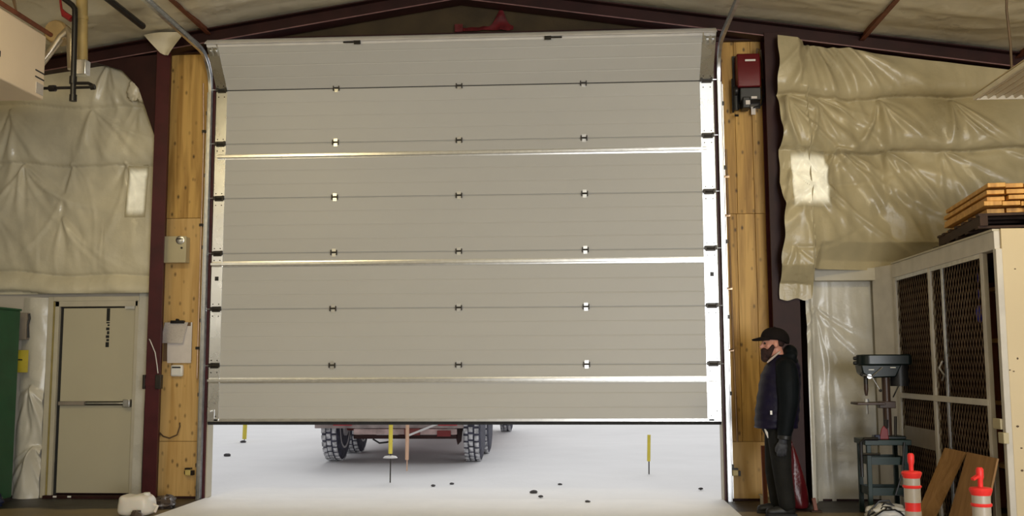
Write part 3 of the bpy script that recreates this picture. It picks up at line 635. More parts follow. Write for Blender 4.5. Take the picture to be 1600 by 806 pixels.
MB().ball((-4.68, -.86, .075), .20, .10, .08, 24, 16, lambda d: 1+.28*noise.noise(d*3.1)).build('fold', m_tarp, tp_, ang=0)

def wire(name, pts, r, mat, label, cat, n=6):
    o = MB().tube(pts, r, n).build(name, mat); tag(o, label, cat); return o
eb = thing('electrical_box', (-3.13, 0, 2.66), 'square beige electrical box with round lock on the plywood pier', 'box')
MB().box(-3.285, -3.0, -.10, .012, 2.53, 2.81).build('case', m_boxbeige, eb, .004)
MB().box(-3.29, -2.995, -.112, -.10, 2.525, 2.815).build('lid', m_boxbeige, eb, .004)
lk = MB().lathe([(.046, 0), (.046, .012), (.036, .016)], (-3.06, -.112, 2.77), (0, -1, 0), 24).build('lock', m_galvb, eb)
MB().prism([(-.040, .008), (.040, .008), (.034, .020), (-.034, .020)], -.1305, -.126, 'y').build('slot', m_black, lk)
for ch in lk.children: ch.location = Vector((-3.06, 0, 2.77))
MB().lathe([(.012, 0), (.012, .006)], (-3.043, -.112, 2.685), (0, -1, 0), 10).build('screw', m_darksteel, eb)
cb = thing('clipboard', (-3.1, 0, 1.65), 'clipboard with curling white papers hung on the knotty plywood', 'clipboard')
MB().box(-3.255, -2.945, -.004, .012, 1.46, 1.88).build('board', m_clip, cb)
MB().grid(lambda u, v: (-3.205+.265*u, -.010-.012*math.sin(v*3.1), 1.44+.40*v), 6, 10).build('paper', m_paper, cb, ang=0)
MB().grid(lambda u, v: (-3.285+.26*u+.045*v, -.022-.05*(1-v)*math.sin(u*2.2), 1.655+.225*v), 10, 8).build('paper', m_paper2, cb, ang=0)
MB().box(-2.955, -2.94, -.012, -.004, 1.47, 1.88).build('paper', m_white, cb)
MB().box(-3.17, -3.02, -.05, -.004, 1.868, 1.90).lathe([(.014, 0), (.014, .05)], (-3.095, -.01, 1.905), (0, -1, 0), 10).build('clip', m_blackiron, cb, .003)
wd = thing('wall_sensor', (-3.09, 0, 1.36), 'small white plastic wall unit under the clipboard', 'switch')
MB().box(-3.155, -3.02, -.045, .012, 1.295, 1.42).build('case', m_white, wd, .018)
MB().box(-3.135, -3.04, -.05, -.044, 1.385, 1.40).build('slot', m_black, wd)
wire('loop_cable', [(-3.28, -.0, .78), (-3.265, -.02, .70), (-3.22, -.015, .655), (-3.15, -.015, .635), (-3.07, -.01, .67), (-3.045, -.0, .76), (-3.05, .004, .80)], .008, m_cord, 'brown cable looping low on the plywood pier', 'cable')
wire('thin_cable', [(-3.345, -.22, 1.72), (-3.30, -.252, 1.68), (-3.24, -.252, 1.55), (-3.215, -.252, 1.42), (-3.20, -.256, 1.33)], .005, m_white, 'thin pale cable drooping across the maroon column', 'cable')
cl = thing('column_clamp', (-3.248, -.2, 1.24), 'dark steel clamp strapped round the maroon column', 'clamp')
MB().box(-3.365, -3.338, -.262, -.20, 1.165, 1.315).build('jaw', m_darksteel, cl, .004); MB().box(-3.225, -3.165, -.268, -.20, 1.165, 1.315).build('jaw', m_darksteel, cl, .004)
MB().box(-3.36, -3.17, -.255, -.246, 1.20, 1.28).build('strap', m_maroon, cl)
def photo_eye(x, z, label, s):
    t = thing('safety_sensor', (x, 0, z), label, 'sensor')
    MB().box(x-.03, x+.03, -.055, .0, z-.03, z+.032).build('case', M('brass_sensor', (.55, .42, .14), .35, var=.1), t, .006)
    MB().box(x-.045, x-.03, -.03, .012, z-.02, z+.015).box(x+s*.042-.012, x+s*.042+.012, -.05, .012, z-.03, z+.02).box(x-.03, x+.03, -.06, -.0, z+.032, z+.048).build('bracket', m_blackiron, t)
photo_eye(-2.925, .275, 'yellow safety sensor low on the plywood under the clipboard', 1)
photo_eye(2.86, .285, 'yellow safety sensor low on the plywood in front of the man', 1)

# ---------------------------------------------------------------- unit heater and gas piping
ht = thing('unit_heater', (-4.2, -2.6, 3.83), 'big cream unit heater hanging from the ceiling', 'heater')
MB().box(-4.6, -3.635, -3.5, -2.0, 3.835, 4.44).build('case', m_heater, ht, .01)
MB().box(-3.636, -3.632, -2.84, -2.72, 4.02, 4.07).build('vent_slot', m_black, ht)
MB().box(-3.636, -3.630, -2.14, -2.02, 3.87, 3.97).build('rating_plate', m_paper2, ht)
for z in (4.01, 4.07): MB().box(-3.636, -3.630, -2.16, -2.01, z, z+.012).build('louvre_slot', m_black, ht)
MB().tube([(-3.62, -3.5, 4.47), (-3.62, -1.95, 4.47)], .022, 10).build('edge_pipe', m_rust, ht)
MB().tube([(-3.72, -2.62, 5.0), (-3.66, -2.55, 4.72), (-3.64, -2.5, 4.49)], .008, 6).tube([(-3.80, -2.62, 5.0), (-3.70, -2.53, 4.7), (-3.64, -2.5, 4.49)], .008, 6).build('hanger_wire', m_cord, ht)
fy = -1.72
A = lambda x, y: at(x, y, fy)
fp = thing('flue_pipe', A(128, 60), 'tan vertical flue pipe beside the cream heater', 'pipe')
MB().tube([A(128, -12), A(128, 28)], .052, 16).tube([A(129, 28), A(129, 98)], .047, 16).lathe([(.056, 0), (.056, .03)], A(128.5, 31), (0, 0, 1), 16).build('pipe', m_tanpipe, fp)
MB().box(A(121, 96).x, A(138, 96).x, fy-.05, fy+.05, A(128, 118).z, A(128, 95).z).build('collar_box', m_galvb, fp, .006)
ex = thing('exhaust_elbow', A(98, 60), 'bright curved exhaust elbow behind the black gas pipe', 'duct')
q = fy+.10
MB().tube([at(60, 105, q), at(78, 82, q), at(95, 58, q), at(106, 48, q), at(112, 55, q), at(113, 85, q), at(114, 108, q)], [.035, .035, .038, .045, .048, .05, .05], 14).build('elbow', m_duct, ex)
MB().tube([at(112, 50, q), at(121, 66, q), at(127, 88, q)], [.03, .045, .04], 12).build('branch', m_duct, ex)
MB().lathe([(.10, 0), (.115, .02), (.115, .13), (.10, .15)], at(97, 56, q+.12), (0, -1, 0), 24).build('fan_drum', m_tanduct, ex)
gp = thing('gas_pipe', A(115, 90), 'black iron gas pipe with cross arm and red valve handle', 'pipe')
k = fy-.16; B = lambda x, y: at(x, y, k)
MB().tube([B(95, -6), B(113, 8), B(117, 14), B(117, 30), B(114, 155)], .026, 12).lathe([(.034, 0), (.034, .06)], B(114, 158), (0, 0, 1), 12).lathe([(.034, 0), (.034, .07)], B(114, 131), (0, 0, 1), 12).build('riser', m_blackiron, gp)
MB().tube([B(68, 138), B(148, 136)], .014, 10).lathe([(.03, -.03), (.03, .03)], B(82, 138), (1, 0, 0), 10).tube([B(119, 130), B(138, 130), B(146, 134)], .016, 8).lathe([(.026, -.02), (.026, .02)], B(145, 136), (1, 0, .1), 10).build('cross_arm', m_blackiron, gp)
MB().tube([B(93, -10), B(96, 14), B(100, 22), B(112, 30)], [.010, .012, .03, .03], 8).build('valve_handle', m_redc, gp)
wire('black_bar', [at(223, 41, -1.0), at(223, 41, -1.0)+Vector((0, -3.5, 0))], .034, m_blackiron, 'black steel bar hanging free under the ceiling film', 'bar', 8)

# ---------------------------------------------------------------- hanging ribbed lamp
lx0, lz, ly = 4.685, 3.67, -2.0
lm = thing('hanging_lamp', (5.1, -2.6, 3.7), 'ribbed metal lamp hanging over the mesh cage', 'lamp')
MB().box(lx0, lx0+.02, ly-1.3, ly, lz-.005, lz+.03).build('rim', m_lampedge, lm); MB().box(lx0+.02, lx0+1.0, ly-.015, ly, lz-.005, lz+.03).build('rim', m_lampedge, lm)
MB().box(lx0, lx0+1.02, ly-1.3, ly, lz+.035, lz+.045).build('housing', m_lamp, lm)
for i in range(13):
    x = lx0+.05+i*.075
    MB().prism([(x-.012, lz+.034), (x+.012, lz+.034), (x+.004, lz+.002), (x-.004, lz+.002)], ly-1.3, ly-.02, 'y').build('rib', m_lampedge, lm)
    MB().lathe([(.010, 0), (.010, .004)], (x+.036, ly-.03, lz+.030), (0, 0, 1), 8).build('rivet', m_black, lm)
wire('lamp_cord', [(5.02, -2.02, 4.75), (5.00, -2.03, 4.45), (5.02, -2.02, 4.15), (5.01, -2.04, 3.95), (5.02, -2.05, 3.72)], .011, m_cord, 'brown cord hanging down to the ribbed lamp', 'cord')

# ---------------------------------------------------------------- mesh cage
CX, CA, CB, CT = 4.45, -.42, -2.93, 2.40
cg = thing('mesh_cage', (CX+.6, -1.6, 0), 'white framed storage cage with dark expanded metal mesh front', 'cage')
FX = CX
MB().obox((4.395, -.225, CT/2), (.062, -.165, 0), (.010, .004, 0), (0, 0, CT/2-.0)).build('side_panel', m_cage, cg, .003)
MB().box(FX-.03, FX+.05, CA, CB, CT-.14, CT).build('header_board', m_cage, cg, .004)
MB().box(FX-.04, FX+.06, CA, CB, CT-.0, CT+.015).build('top_trim', m_frame, cg)
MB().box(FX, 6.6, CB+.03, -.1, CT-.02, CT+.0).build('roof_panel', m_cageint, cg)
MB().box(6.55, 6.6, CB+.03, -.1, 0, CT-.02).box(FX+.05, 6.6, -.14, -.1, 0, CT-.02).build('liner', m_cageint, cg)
MB().box(FX+.012, 6.8, CB-.03, CB+.0, 0, CT+.015).build('end_wall', m_cream, cg, .004)
MB().box(FX-.035, FX+.012, CB-.035, CB+.02, 0, CT-.14).build('corner_post', m_cage, cg, .004)
atX = lambda px, py, X: (lambda d: CAM+d*((X-CAM.x)/d.x))(fw+rt*((px-800)/FPX)-up*((py-403)/FPX))
ymid, ymid2, yend = atX(1457, 480, FX).y, atX(1476, 480, FX).y, atX(1541, 480, FX).y
zr = 1.09
for y in (CA-.03, ymid, yend):
    MB().box(FX-.022, FX+.018, y-.03, y+.03, 0, CT-.14).build('post', m_cage, cg, .003)
MB().box(FX-.015, FX+.012, ymid2-.022, ymid2+.022, 0, CT-.14).build('post', m_galv, cg, .003)
MB().box(FX-.026, FX+.01, yend, CA-.06, zr-.025, zr+.025).build('mid_rail', m_cage, cg, .003)
MB().box(FX-.02, FX+.01, yend, CA-.06, CT-.175, CT-.14).build('top_rail', m_galv, cg)
def diamond(y0, y1, z0, z1):
    mb = MB(); p_w, p_h = .062, .13; th = .0055
    for sg in (1, -1):
        sl = sg*p_h/p_w; c0 = -300
        span = (y1-y0)*p_h/p_w
        b = z0-(span if sg > 0 else 0)
        while b < z1+(span if sg < 0 else 0):
            pts = []
            ya, za = y0, b; yb, zb_ = y1, b+sl*(y1-y0)
            lo, hi = 0., 1.; dz = zb_-za
            t_a, t_b = sorted(((z0-za)/dz, (z1-za)/dz)); lo = max(0, t_a); hi = min(1, t_b)
            if hi-lo > .002:
                P = Vector((FX+.004*sg, ya+(yb-ya)*lo, za+dz*lo)); Q = Vector((FX+.004*sg, ya+(yb-ya)*hi, za+dz*hi))
                mb.bar(P, Q, th, .004, (1, 0, 0))
            b += p_h
    o = mb.build('mesh_panel', m_cagemesh, cg, ang=0); o['kind'] = 'stuff'
for a, b in ((ymid, CA-.06), (ymid2, ymid), (yend, ymid2)):
    diamond(a, b, zr+.02, CT-.16); diamond(a, b, .05, zr-.02)
MB().tube([(FX-.03, ymid2+.03, 1.42), (FX-.05, ymid2+.06, 1.36), (FX-.04, ymid2-.02, 1.30), (FX-.035, ymid2+.04, 1.25)], .009, 6).build('chain', m_galv, cg)
part(MB().box(FX-.05, FX-.03, CB+.02, CB+.16, .90, .98).box(FX-.06, FX-.02, CB-.05, CB+.05, .80, .88).build('latch', m_boxbeige, cg, .004), 'tan sliding latch')
part(MB().box(FX-.012, FX-.007, ymid+.06, CA-.12, .62, .80).build('sign_plate', m_greybox, cg), 'grey plate wired to the lower mesh')
sb = thing('cage_shelving', (5.6, -1.5, 0), 'brown wooden shelving dimly seen inside the mesh cage', 'shelf')
for z in (.4, 1.0, 1.6, 2.1): MB().box(5.3, 6.4, -2.6, -.4, z, z+.04).build('shelf_board', m_plyD, sb)
for y in (-2.58, -1.5, -.42): MB().box(5.32, 5.40, y-.04, y+.04, 0, 2.2).build('upright', m_rodwood, sb)
bl = tag(MB().ball((4.62, atX(1531, 490, 4.62).y, atX(1531, 490, 4.62).z), .03, .035, .075, 12, 8).tube([(4.62, atX(1531, 490, 4.62).y, 2.2), (4.62, atX(1531, 490, 4.62).y, 1.9)], .004, 6).build('blue_bottle', M('blue_plastic', (.02, .02, .35), .4)), 'small blue bottle hanging inside the mesh cage', 'bottle')
ug = random.Random(4)
sp = MB()
for (x, y) in ((1578, 578), (1584, 580), (1573, 580), (1590, 666), (1577, 664), (1596, 700), (1586, 420), (1590, 560), (1597, 735)):
    q_ = at(x, y, CB-.031); sp.ball(q_, .006+.006*ug.random(), .002, .004+.005*ug.random(), 8, 5)
o = sp.build('wall_mark', m_cord, cg); o['kind'] = 'stuff'

# pallet and boards on the cage roof
for i, y in enumerate((-1.15, -2.35)):
    b_ = tag(MB().box(4.60, 5.9, y-.05, y+.05, CT+.0, CT+.085).build('bearer', m_pallet), ('dark bearer under the far end of the pallet' if i == 0 else 'dark bearer under the near end of the pallet'), 'timber')
def RT(x, y): a = math.radians(7); return (4.58+(x)*math.cos(a)+(y)*math.sin(a), -2.45-(x)*math.sin(a)+y*math.cos(a))   # pallet frame: x to the right, y away
def rbox(mb, x0, x1, y0, y1, z0, z1):
    vs = [RT(x, y)+(z,) for x in (x0, x1) for y in (y0, y1) for z in (z0, z1)]
    return mb.add(vs, [(0, 1, 3, 2), (4, 6, 7, 5), (0, 4, 5, 1), (2, 3, 7, 6), (0, 2, 6, 4), (1, 5, 7, 3)])
pl = thing('pallet', RT(.5, .7)+(2.49,), 'dark wooden pallet lying on the cage roof', 'pallet')
pz = CT+.085
for x in (-.07, .40, .86): rbox(MB(), x, x+.06, -.02, 1.44, pz+.02, pz+.10).build('stringer', m_pallet, pl)
for y in (0, .33, .66, .99, 1.30): rbox(MB(), -.08, .94, y, y+.10, pz, pz+.02).build('bottom_board', m_pallet, pl)
for y in (-.02, .22, .46, .7, .94, 1.18, 1.36): rbox(MB(), -.08, .94, y, y+.09, pz+.10, pz+.12).build('deck_board', m_pallet, pl)
rb = random.Random(2); zt = pz+.123; nb = 0; rows = 0
for lay in range(5):
    xx = -.05+rb.uniform(-.03, .05)+.012*lay
    for c_ in range(6):
        wdt = .135; h = .042; o_ = rb.uniform(-.06, .05); ln = 1.40+rb.uniform(-.05, .08)
        mb = rbox(MB(), xx, xx+wdt, o_-.02, ln+o_, zt+lay*.050+rb.uniform(0,.004), zt+lay*.050+h-.004)
        lab = 'sawn yellow board, %s from the mesh side in the %s layer of the stack' % (('first', 'second', 'third', 'fourth', 'fifth', 'sixth')[c_], ('bottom', 'second', 'middle', 'fourth', 'top')[lay])
        tag(mb.build('sawn_board', m_lumber, None, .003), lab, 'board', 'sawn boards stacked on the pallet')
        xx += wdt+.012
bd = thing('strap', RT(.35, .05)+(2.7,), 'pale strapping looped round the end of the board stack', 'strap')
sb_ = MB()
for x in (.30,):
    a_, b_ = RT(x, -.09), RT(x+.015, -.09); t_ = zt+.24
    sb_.tube([a_+(pz+.02,), (a_[0]-.02, a_[1]-.005, zt+.08), (b_[0]+.02, b_[1]-.005, zt+.16), b_+(t_,), RT(x+.02, .10)+(t_+.006,)], .010, 6)
sb_.build('band', m_white, bd)

# ---------------------------------------------------------------- drill press on green stand
DY = -.9
D = lambda x, y, dy=0: at(x, y, DY+dy)
st = thing('machine_stand', (4.08, DY, 0), 'dark green steel machine stand under the drill press', 'stand')
zt_ = D(1380, 685).z; x0, x1 = D(1346, 690).x, D(1409, 690).x; ya, yb = DY-.17, DY+.17
MB().box(x0-.02, x1+.03, ya-.02, yb+.02, zt_-.05, zt_).build('top_plate', m_standgreen, st, .004)
for x in (x0+.02, x1-.02):
    for y in (ya+.02, yb-.02):
        sx_ = 1 if x > 4.0 else -1
        MB().bar((x, y, zt_-.05), (x, y, 0), .04, .04, (0, 1, 0)).build('leg', m_standgreen, st, .003)
for z in (.50, .22):
    zz_ = z
    MB().box(x0+.02, x1-.02, ya+.015, ya+.03, zz_-.035, zz_+.035).box(x0+.02, x1-.02, yb-.03, yb-.015, zz_-.035, zz_+.035).box(x0+.01, x0+.025, ya+.02, yb-.02, zz_-.035, zz_+.035).box(x1-.025, x1-.01, ya+.02, yb-.02, zz_-.035, zz_+.035).build('cross_rail', m_standgreen, st)
MB().box(x0+.02, x1-.02, ya+.03, yb-.03, .19, .20).build('shelf', m_standgreen, st)
MB().tube([(x0+.10, ya-.02, zt_+.01), (x0-.03, ya-.03, zt_+.01), (x0-.06, ya-.03, zt_-.02), (x0-.06, ya-.03, .36)], .016, 8).tube([(x0-.07, ya-.03, zt_-.13), (x0+.11, ya-.03, zt_-.13)], .012, 8).build('tow_bar', m_blackiron, st)
dp = thing('drill_press', (4.15, DY, zt_), 'dark green bench drill press on the green stand', 'drill press')
hx0, hx1 = D(1337, 575).x, D(1421, 575).x
zt1, zb1 = D(1380, 553).z, D(1380, 588).z
MB().box(D(1390, 690).x-.13, D(1390, 690).x+.12, DY-.12, DY+.12, zt_, zt_+.03).build('base', m_machine, dp, .008)
MB().tube([(D(1388, 690).x, DY, zt_+.03), (D(1388, 690).x, DY, zb1+.02)], .038, 16).build('column', m_brownpost, dp)
# belt cover with rounded nose, head below it, motor behind
cov = []
for a in np.linspace(math.pi/2, 3*math.pi/2, 12): cov.append((hx0+.11+.10*math.cos(a), DY+.13*math.sin(a)))
cov += [(hx1-.03, DY-.12), (hx1, DY-.09), (hx1, DY+.09), (hx1-.03, DY+.12)]
MB().prism(cov, zt1-.105, zt1-.005, 'z').build('belt_cover', m_machine, dp, .012)
MB().prism([(hx0+.02, zt1-.10), (hx0+.035, zb1+.03), (hx0+.10, zb1-.015), (hx0+.34, zb1-.005), (hx0+.40, zt1-.10)], DY-.11, DY+.11, 'y').build('head', m_machine, dp, .012)
MB().tube([(hx1-.10, DY, zt1-.10), (hx1-.10, DY, D(1400, 603).z)], .085, 20).build('motor', m_black, dp)
for zk in (.03, .075): MB().lathe([(.014, 0), (.018, .01), (.018, .03), (.012, .035)], (hx0+.015, DY, zt1-zk-.01), (-1, 0, 0), 10).build('knob', m_black, dp)
qx = D(1353, 600).x
MB().tube([(qx, DY, zb1), (qx, DY, D(1353, 602).z)], .020, 12).build('quill', m_darksteel, dp)
MB().lathe([(.010, -.11), (.015, -.09), (.021, -.05), (.020, 0)], (qx, DY, D(1353, 600).z), (0, 0, 1), 14).build('chuck', m_brownpost, dp)
MB().lathe([(.022, 0), (.022, .02)], (qx, DY-.110, D(1357, 588).z), (0, -1, 0), 12).build('feed_hub', m_galvb, dp)
hb = Vector((qx+.02, DY-.135, D(1357, 588).z))
for dx, dz in ((.10, .085), (.07, -.13), (-.10, .02)):
    h_ = MB().tube([hb, hb+Vector((dx, -.01, dz))], .005, 6).build('feed_handle', m_galv, dp)
    if dz < .05: MB().ball(hb+Vector((dx, -.01, dz)), .014).build('handle_ball', m_black, h_)
tz = D(1360, 630).z
MB().box(D(1334, 630).x, D(1378, 630).x, DY-.12, DY+.12, tz-.012, tz+.012).build('table', m_brownpost, dp, .006)
MB().box(D(1372, 635).x, D(1398, 635).x, DY-.045, DY+.045, tz-.045, tz+.02).build('table_arm', m_brownpost, dp, .006)
MB().lathe([(.022, 0), (.02, .03)], (qx, DY, tz+.012), (0, 0, 1), 10).tube([(qx, DY-.01, tz-.012), (qx, DY-.01, tz-.10)], .010, 8).build('vice_stud', m_galv, dp)
MB().tube([(D(1381, 650).x, DY-.06, D(1381, 655).z), (D(1381, 670).x, DY-.06, D(1381, 668).z)], .022, 10).tube([(D(1396, 650).x, DY-.06, D(1396, 650).z), (D(1396, 680).x, DY-.06, D(1396, 682).z)], .014, 8).build('clamp_bolt', m_darksteel, dp)
for zz_ in (.0, .05): MB().box(hx0+.09+zz_*4, hx0+.14+zz_*4, DY-.1135, DY-.109, zb1+.06+zz_*.4, zb1+.068+zz_*.4).build('label', m_white, dp)
MB().tube([(hx1-.13, DY-.09, D(1400, 600).z), (hx1-.17, DY-.1, D(1392, 612).z), (D(1393, 620).x, DY-.05, D(1393, 620).z)], .006, 6).build('cable', m_black, dp)
MB().tube([(D(1402, 690).x, ya-.04, zt_-.02), (D(1398, 730).x, ya-.05, .40), (D(1388, 766).x, ya-.05, .20), (D(1402, 770).x, ya-.05, .19)], .009, 6).build('cable', m_black, dp)
rc = thing('red_clamp', (D(1373, 670).x, DY-.13, zt_), 'red and blue hand tool lying on the green stand', 'tool')
p0 = Vector((D(1372, 684).x, DY-.11, zt_))
MB().prism([(p0.x-.03, zt_+.001), (p0.x+.06, zt_+.001), (p0.x+.055, zt_+.09), (p0.x+.015, zt_+.13), (p0.x-.005, zt_+.10)], DY-.14, DY-.125, 'y').build('body', m_redc, rc, .006)
MB().box(p0.x-.07, p0.x-.02, DY-.15, DY-.12, zt_+.001, zt_+.045).build('grip', m_tarp, rc, .006)

# ---------------------------------------------------------------- plywood offcuts leaning on the cage
def lean(pts, th, mat, name, label):
    # pts: four corners of the outer face (world), thickness goes behind
    v = [Vector(p) for p in pts]; n = (v[1]-v[0]).cross(v[3]-v[0]).normalized()
    if n.x > 0: n = -n
    mb = MB(); mb.add(v+[p-n*th for p in v], [(0, 1, 2, 3), (7, 6, 5, 4), (0, 4, 5, 1), (1, 5, 6, 2), (2, 6, 7, 3), (3, 7, 4, 0)])
    return tag(mb.build(name, mat, None, .001), label, 'plywood', 'plywood offcuts leaning on the cage')
lx = FX-.045
def K(px, py, X): return atX(px, py, X)
T1, T2, T3, T4 = K(1476, 699, lx-.005), K(1508, 706, lx-.005), K(1511, 706, lx-.03), K(1558, 716, lx-.03)
def foot(px, py): 
    d = fw+rt*((px-800)/FPX)-up*((py-403)/FPX); return CAM+d*((.002-CAM.z)/d.z)
f1, f2, f3, f4 = foot(1424, 822), foot(1452, 824), foot(1474, 836), foot(1528, 860)
lean([T1, T2, f2, f1], .015, m_plyD, 'plywood_offcut', 'narrow plywood offcut leaning on the mesh nearest the green stand')
lean([T3, T4, f4, f3], .015, m_plyD, 'plywood_offcut', 'wide plywood offcut leaning on the mesh behind the second orange post')

# ---------------------------------------------------------------- delineator posts
def delineator(px, Y, label):
    c0 = at(px, 760, Y); x = c0.x; top = at(px, 708 if px < 1500 else 730, Y).z
    t = thing('delineator_post', (x, Y, 0), label, 'traffic post', 'orange traffic delineators')
    r = .041; zc = top-.092
    MB().lathe([(.19, 0), (.19, .03), (.10, .06), (.07, .08)], (x, Y, 0), n=28).build('base', m_rubber, t)
    MB().lathe([(r, .06), (r, zc-.02)], (x, Y, 0), n=24).build('tube', m_orange, t)
    MB().lathe([(r+.004, -.022), (r+.012, -.002), (r+.014, .006), (r+.008, .014), (.018, .018)], (x, Y, zc-.02), n=24).build('cap', m_orange, t)
    MB().tube([(x, Y, zc-.005), (x, Y, zc+.03), (x, Y, zc+.045), (x, Y, zc+.082), (x, Y, zc+.092)], [.012, .013, .018, .018, .012], 12).build('handle', m_orange, t)
    d = zc-.055
    for a, b in ((d-.026, d+.018), (d-.118, d-.040), (d-.40, d-.165)):
        MB().lathe([(r+.0025, a), (r+.0025, b)], (x, Y, 0), n=24).build('reflective_band', m_reflect, t)
    MB().lathe([(r+.006, -.008), (r+.010, 0), (r+.006, .008)], (x, Y, d-.033), n=24).build('ring', m_orange, t)
    return t
delineator(1425, -5.0, 'orange and grey traffic post in front of the green stand')
d2 = delineator(1532, -5.6, 'orange and grey traffic post in front of the leaning plywood')
q2 = at(1532, 752, -5.6)
MB().bar((q2.x-.045, -5.62, q2.z+.012), (q2.x, -5.60, q2.z+.035), .02, .012).build('handle_arm', m_orange, d2)

# ---------------------------------------------------------------- litter on the floor
bgm = thing('plastic_bag', (4.05, -1.3, 0), 'crumpled white plastic bag on the floor before the green stand', 'bag')
b0 = at(1388, 806, -1.35)
MB().ball((b0.x, -1.35, .065), .19, .15, .085, 36, 22, lambda d: 1+.22*noise.noise(d*2.6)+.12*noise.noise(d*6)).build('crumple', m_bag, bgm, ang=0)
cbx = thing('cable_heap', (b0.x-.05, -1.45, 0), 'tangle of black cables heaped on the white bag', 'cable')
rc_ = random.Random(5)
for i in range(5):
    pts = []
    for j in range(9):
        t = j/8; xx_ = b0.x-.22+.42*t+rc_.uniform(-.03, .03); zz_ = .02+.14*math.sin(math.pi*min(1, t*1.1))*(.75+.12*i)*.9+rc_.uniform(-.012, .012)
        pts.append((xx_, -1.50+.03*i, max(.012, zz_)))
    MB().tube(pts, .008, 6).build('cable', m_black, cbx)
jg = thing('plastic_jug', (-3.02, -1.25, 0), 'squat white plastic jug on the floor by the maroon column', 'jug')
j0 = at(214, 800, -1.25); ztop = at(214, 772, -1.25).z
hw_ = (at(240, 795, -1.25).x-at(188, 795, -1.25).x)/2
def jf(d): return 1
def superjug():
    mb = MB(); nu, nv = 32, 20; vs = []
    for j in range(nv+1):
        for i in range(nu):
            th = math.pi*j/nv; ph = 2*math.pi*i/nu
            sp_ = lambda v, e: math.copysign(abs(v)**e, v)
            x = sp_(math.sin(th), .4)*sp_(math.cos(ph), .5); y = sp_(math.sin(th), .4)*sp_(math.sin(ph), .5); z = sp_(math.cos(th), .45)
            k = 1+.04*noise.noise((x*2, y*2, z*2))
            vs.append((j0.x+hw_*x*k*(1 if z < .3 else .93), -1.25+.13*y*k, ztop/2+ztop/2*z+.008*math.sin(x*5)*(z > .5)))
    fs = [(j*nu+i, (j+1)*nu+i, (j+1)*nu+(i+1) % nu, j*nu+(i+1) % nu) for j in range(nv) for i in range(nu)]
    return mb.add(vs, fs)
superjug().build('body', m_jug, jg, ang=0)
MB().lathe([(.028, 0), (.032, .004), (.032, .026), (.026, .03)], (j0.x+.09, -1.25, ztop-.012), (0, 0, 1), 16).build('screw_cap', m_white, jg)
MB().tube([(j0.x+hw_-.01, -1.25, .10), (j0.x+hw_+.035, -1.25, .085), (j0.x+hw_+.01, -1.25, .03)], .014, 8).build('side_handle', m_jug, jg)
q3 = at(216, 806, -1.42)
tag(MB().ball((q3.x+.0, -1.46, .02), .055, .05, .055, 18, 10, lambda d: 1+.3*noise.noise(d*3)).build('dark_rag', m_greytarp), 'dark rag lump on the floor against the white jug', 'rag')
q4 = at(256, 786, -.72)
tag(MB().ball((q4.x, -.72, .045), .11, .16, .075, 24, 14, lambda d: 1+.35*noise.noise(d*3.3+Vector((4, 1, 2)))).build('wrap_bundle', m_greytarp), 'shiny dark plastic wrap bundle at the foot of the maroon column', 'plastic wrap')
# sticks and box by the man
def stick(px, pt, pxb, pyb, Y, wdt, label):
    a = at(px, pt, Y); b = at(pxb, pyb, Y); b.z = max(b.z, 0.0)
    t = thing('wooden_stake', (b.x, Y, 0), label, 'stake')
    MB().bar(a, (b.x, Y, .012), wdt, .03, (0, 1, 0)).build('shaft', m_rodwood, t, .003)
    MB().box(b.x-.05, b.x+.05, Y-.05, Y+.05, 0, .016).build('foot_board', m_pallet, t, .003)
stick(1192, 696, 1197, 806, -.64, .042, 'tall dark wooden stake standing in front of the man')
stick(1271, 778, 1275, 806, -.80, .036, 'short dark wooden stake standing behind the man')
rs = thing('red_sack', (3.385, -.62, 0), 'glossy dark red sack slumped on the floor behind the legs of the man', 'sack')
ra, rbk = at(1252, 692, -.62), at(1252, 786, -.62)
rows_ = [(0, .085), (.04, .095), (.14, .092), (.28, .08), (.42, .062), (.54, .04), (.62, .02)]
mb = MB(); vs = []
for j, (z_, r_) in enumerate(rows_):
    for i in range(24):
        ph = 2*math.pi*i/24; k_ = 1+.10*math.sin(3*ph+z_*9)+.06*math.sin(7*ph-z_*14)
        vs.append((3.385-.10*z_+r_*math.cos(ph)*k_, -.62+r_*.8*math.sin(ph)*k_, z_))
mb.add(vs, [(j*24+i, j*24+(i+1) % 24, (j+1)*24+(i+1) % 24, (j+1)*24+i) for j in range(len(rows_)-1) for i in range(24)]+[tuple(range(24))[::-1], tuple(range(24*(len(rows_)-1), 24*len(rows_)))])
o_ = mb.build('body', m_sack, rs, ang=0); sb2 = o_.modifiers.new('s', 'SUBSURF'); sb2.levels = 1; sb2.render_levels = 1
MB().tube([(3.325, -.62, .60), (3.32, -.62, .63), (3.30, -.63, .655)], [.018, .013, .022], 10).build('neck_tie', m_sack, rs)
bx = thing('cardboard_box', (3.18, -.47, 0), 'low pale cardboard box on the floor behind the man', 'box')
MB().box(3.05, 3.30, -.58, -.36, 0, .10).build('tray', m_card, bx, .004); MB().box(3.04, 3.31, -.59, -.35, .10, .112).build('lid', m_card, bx)
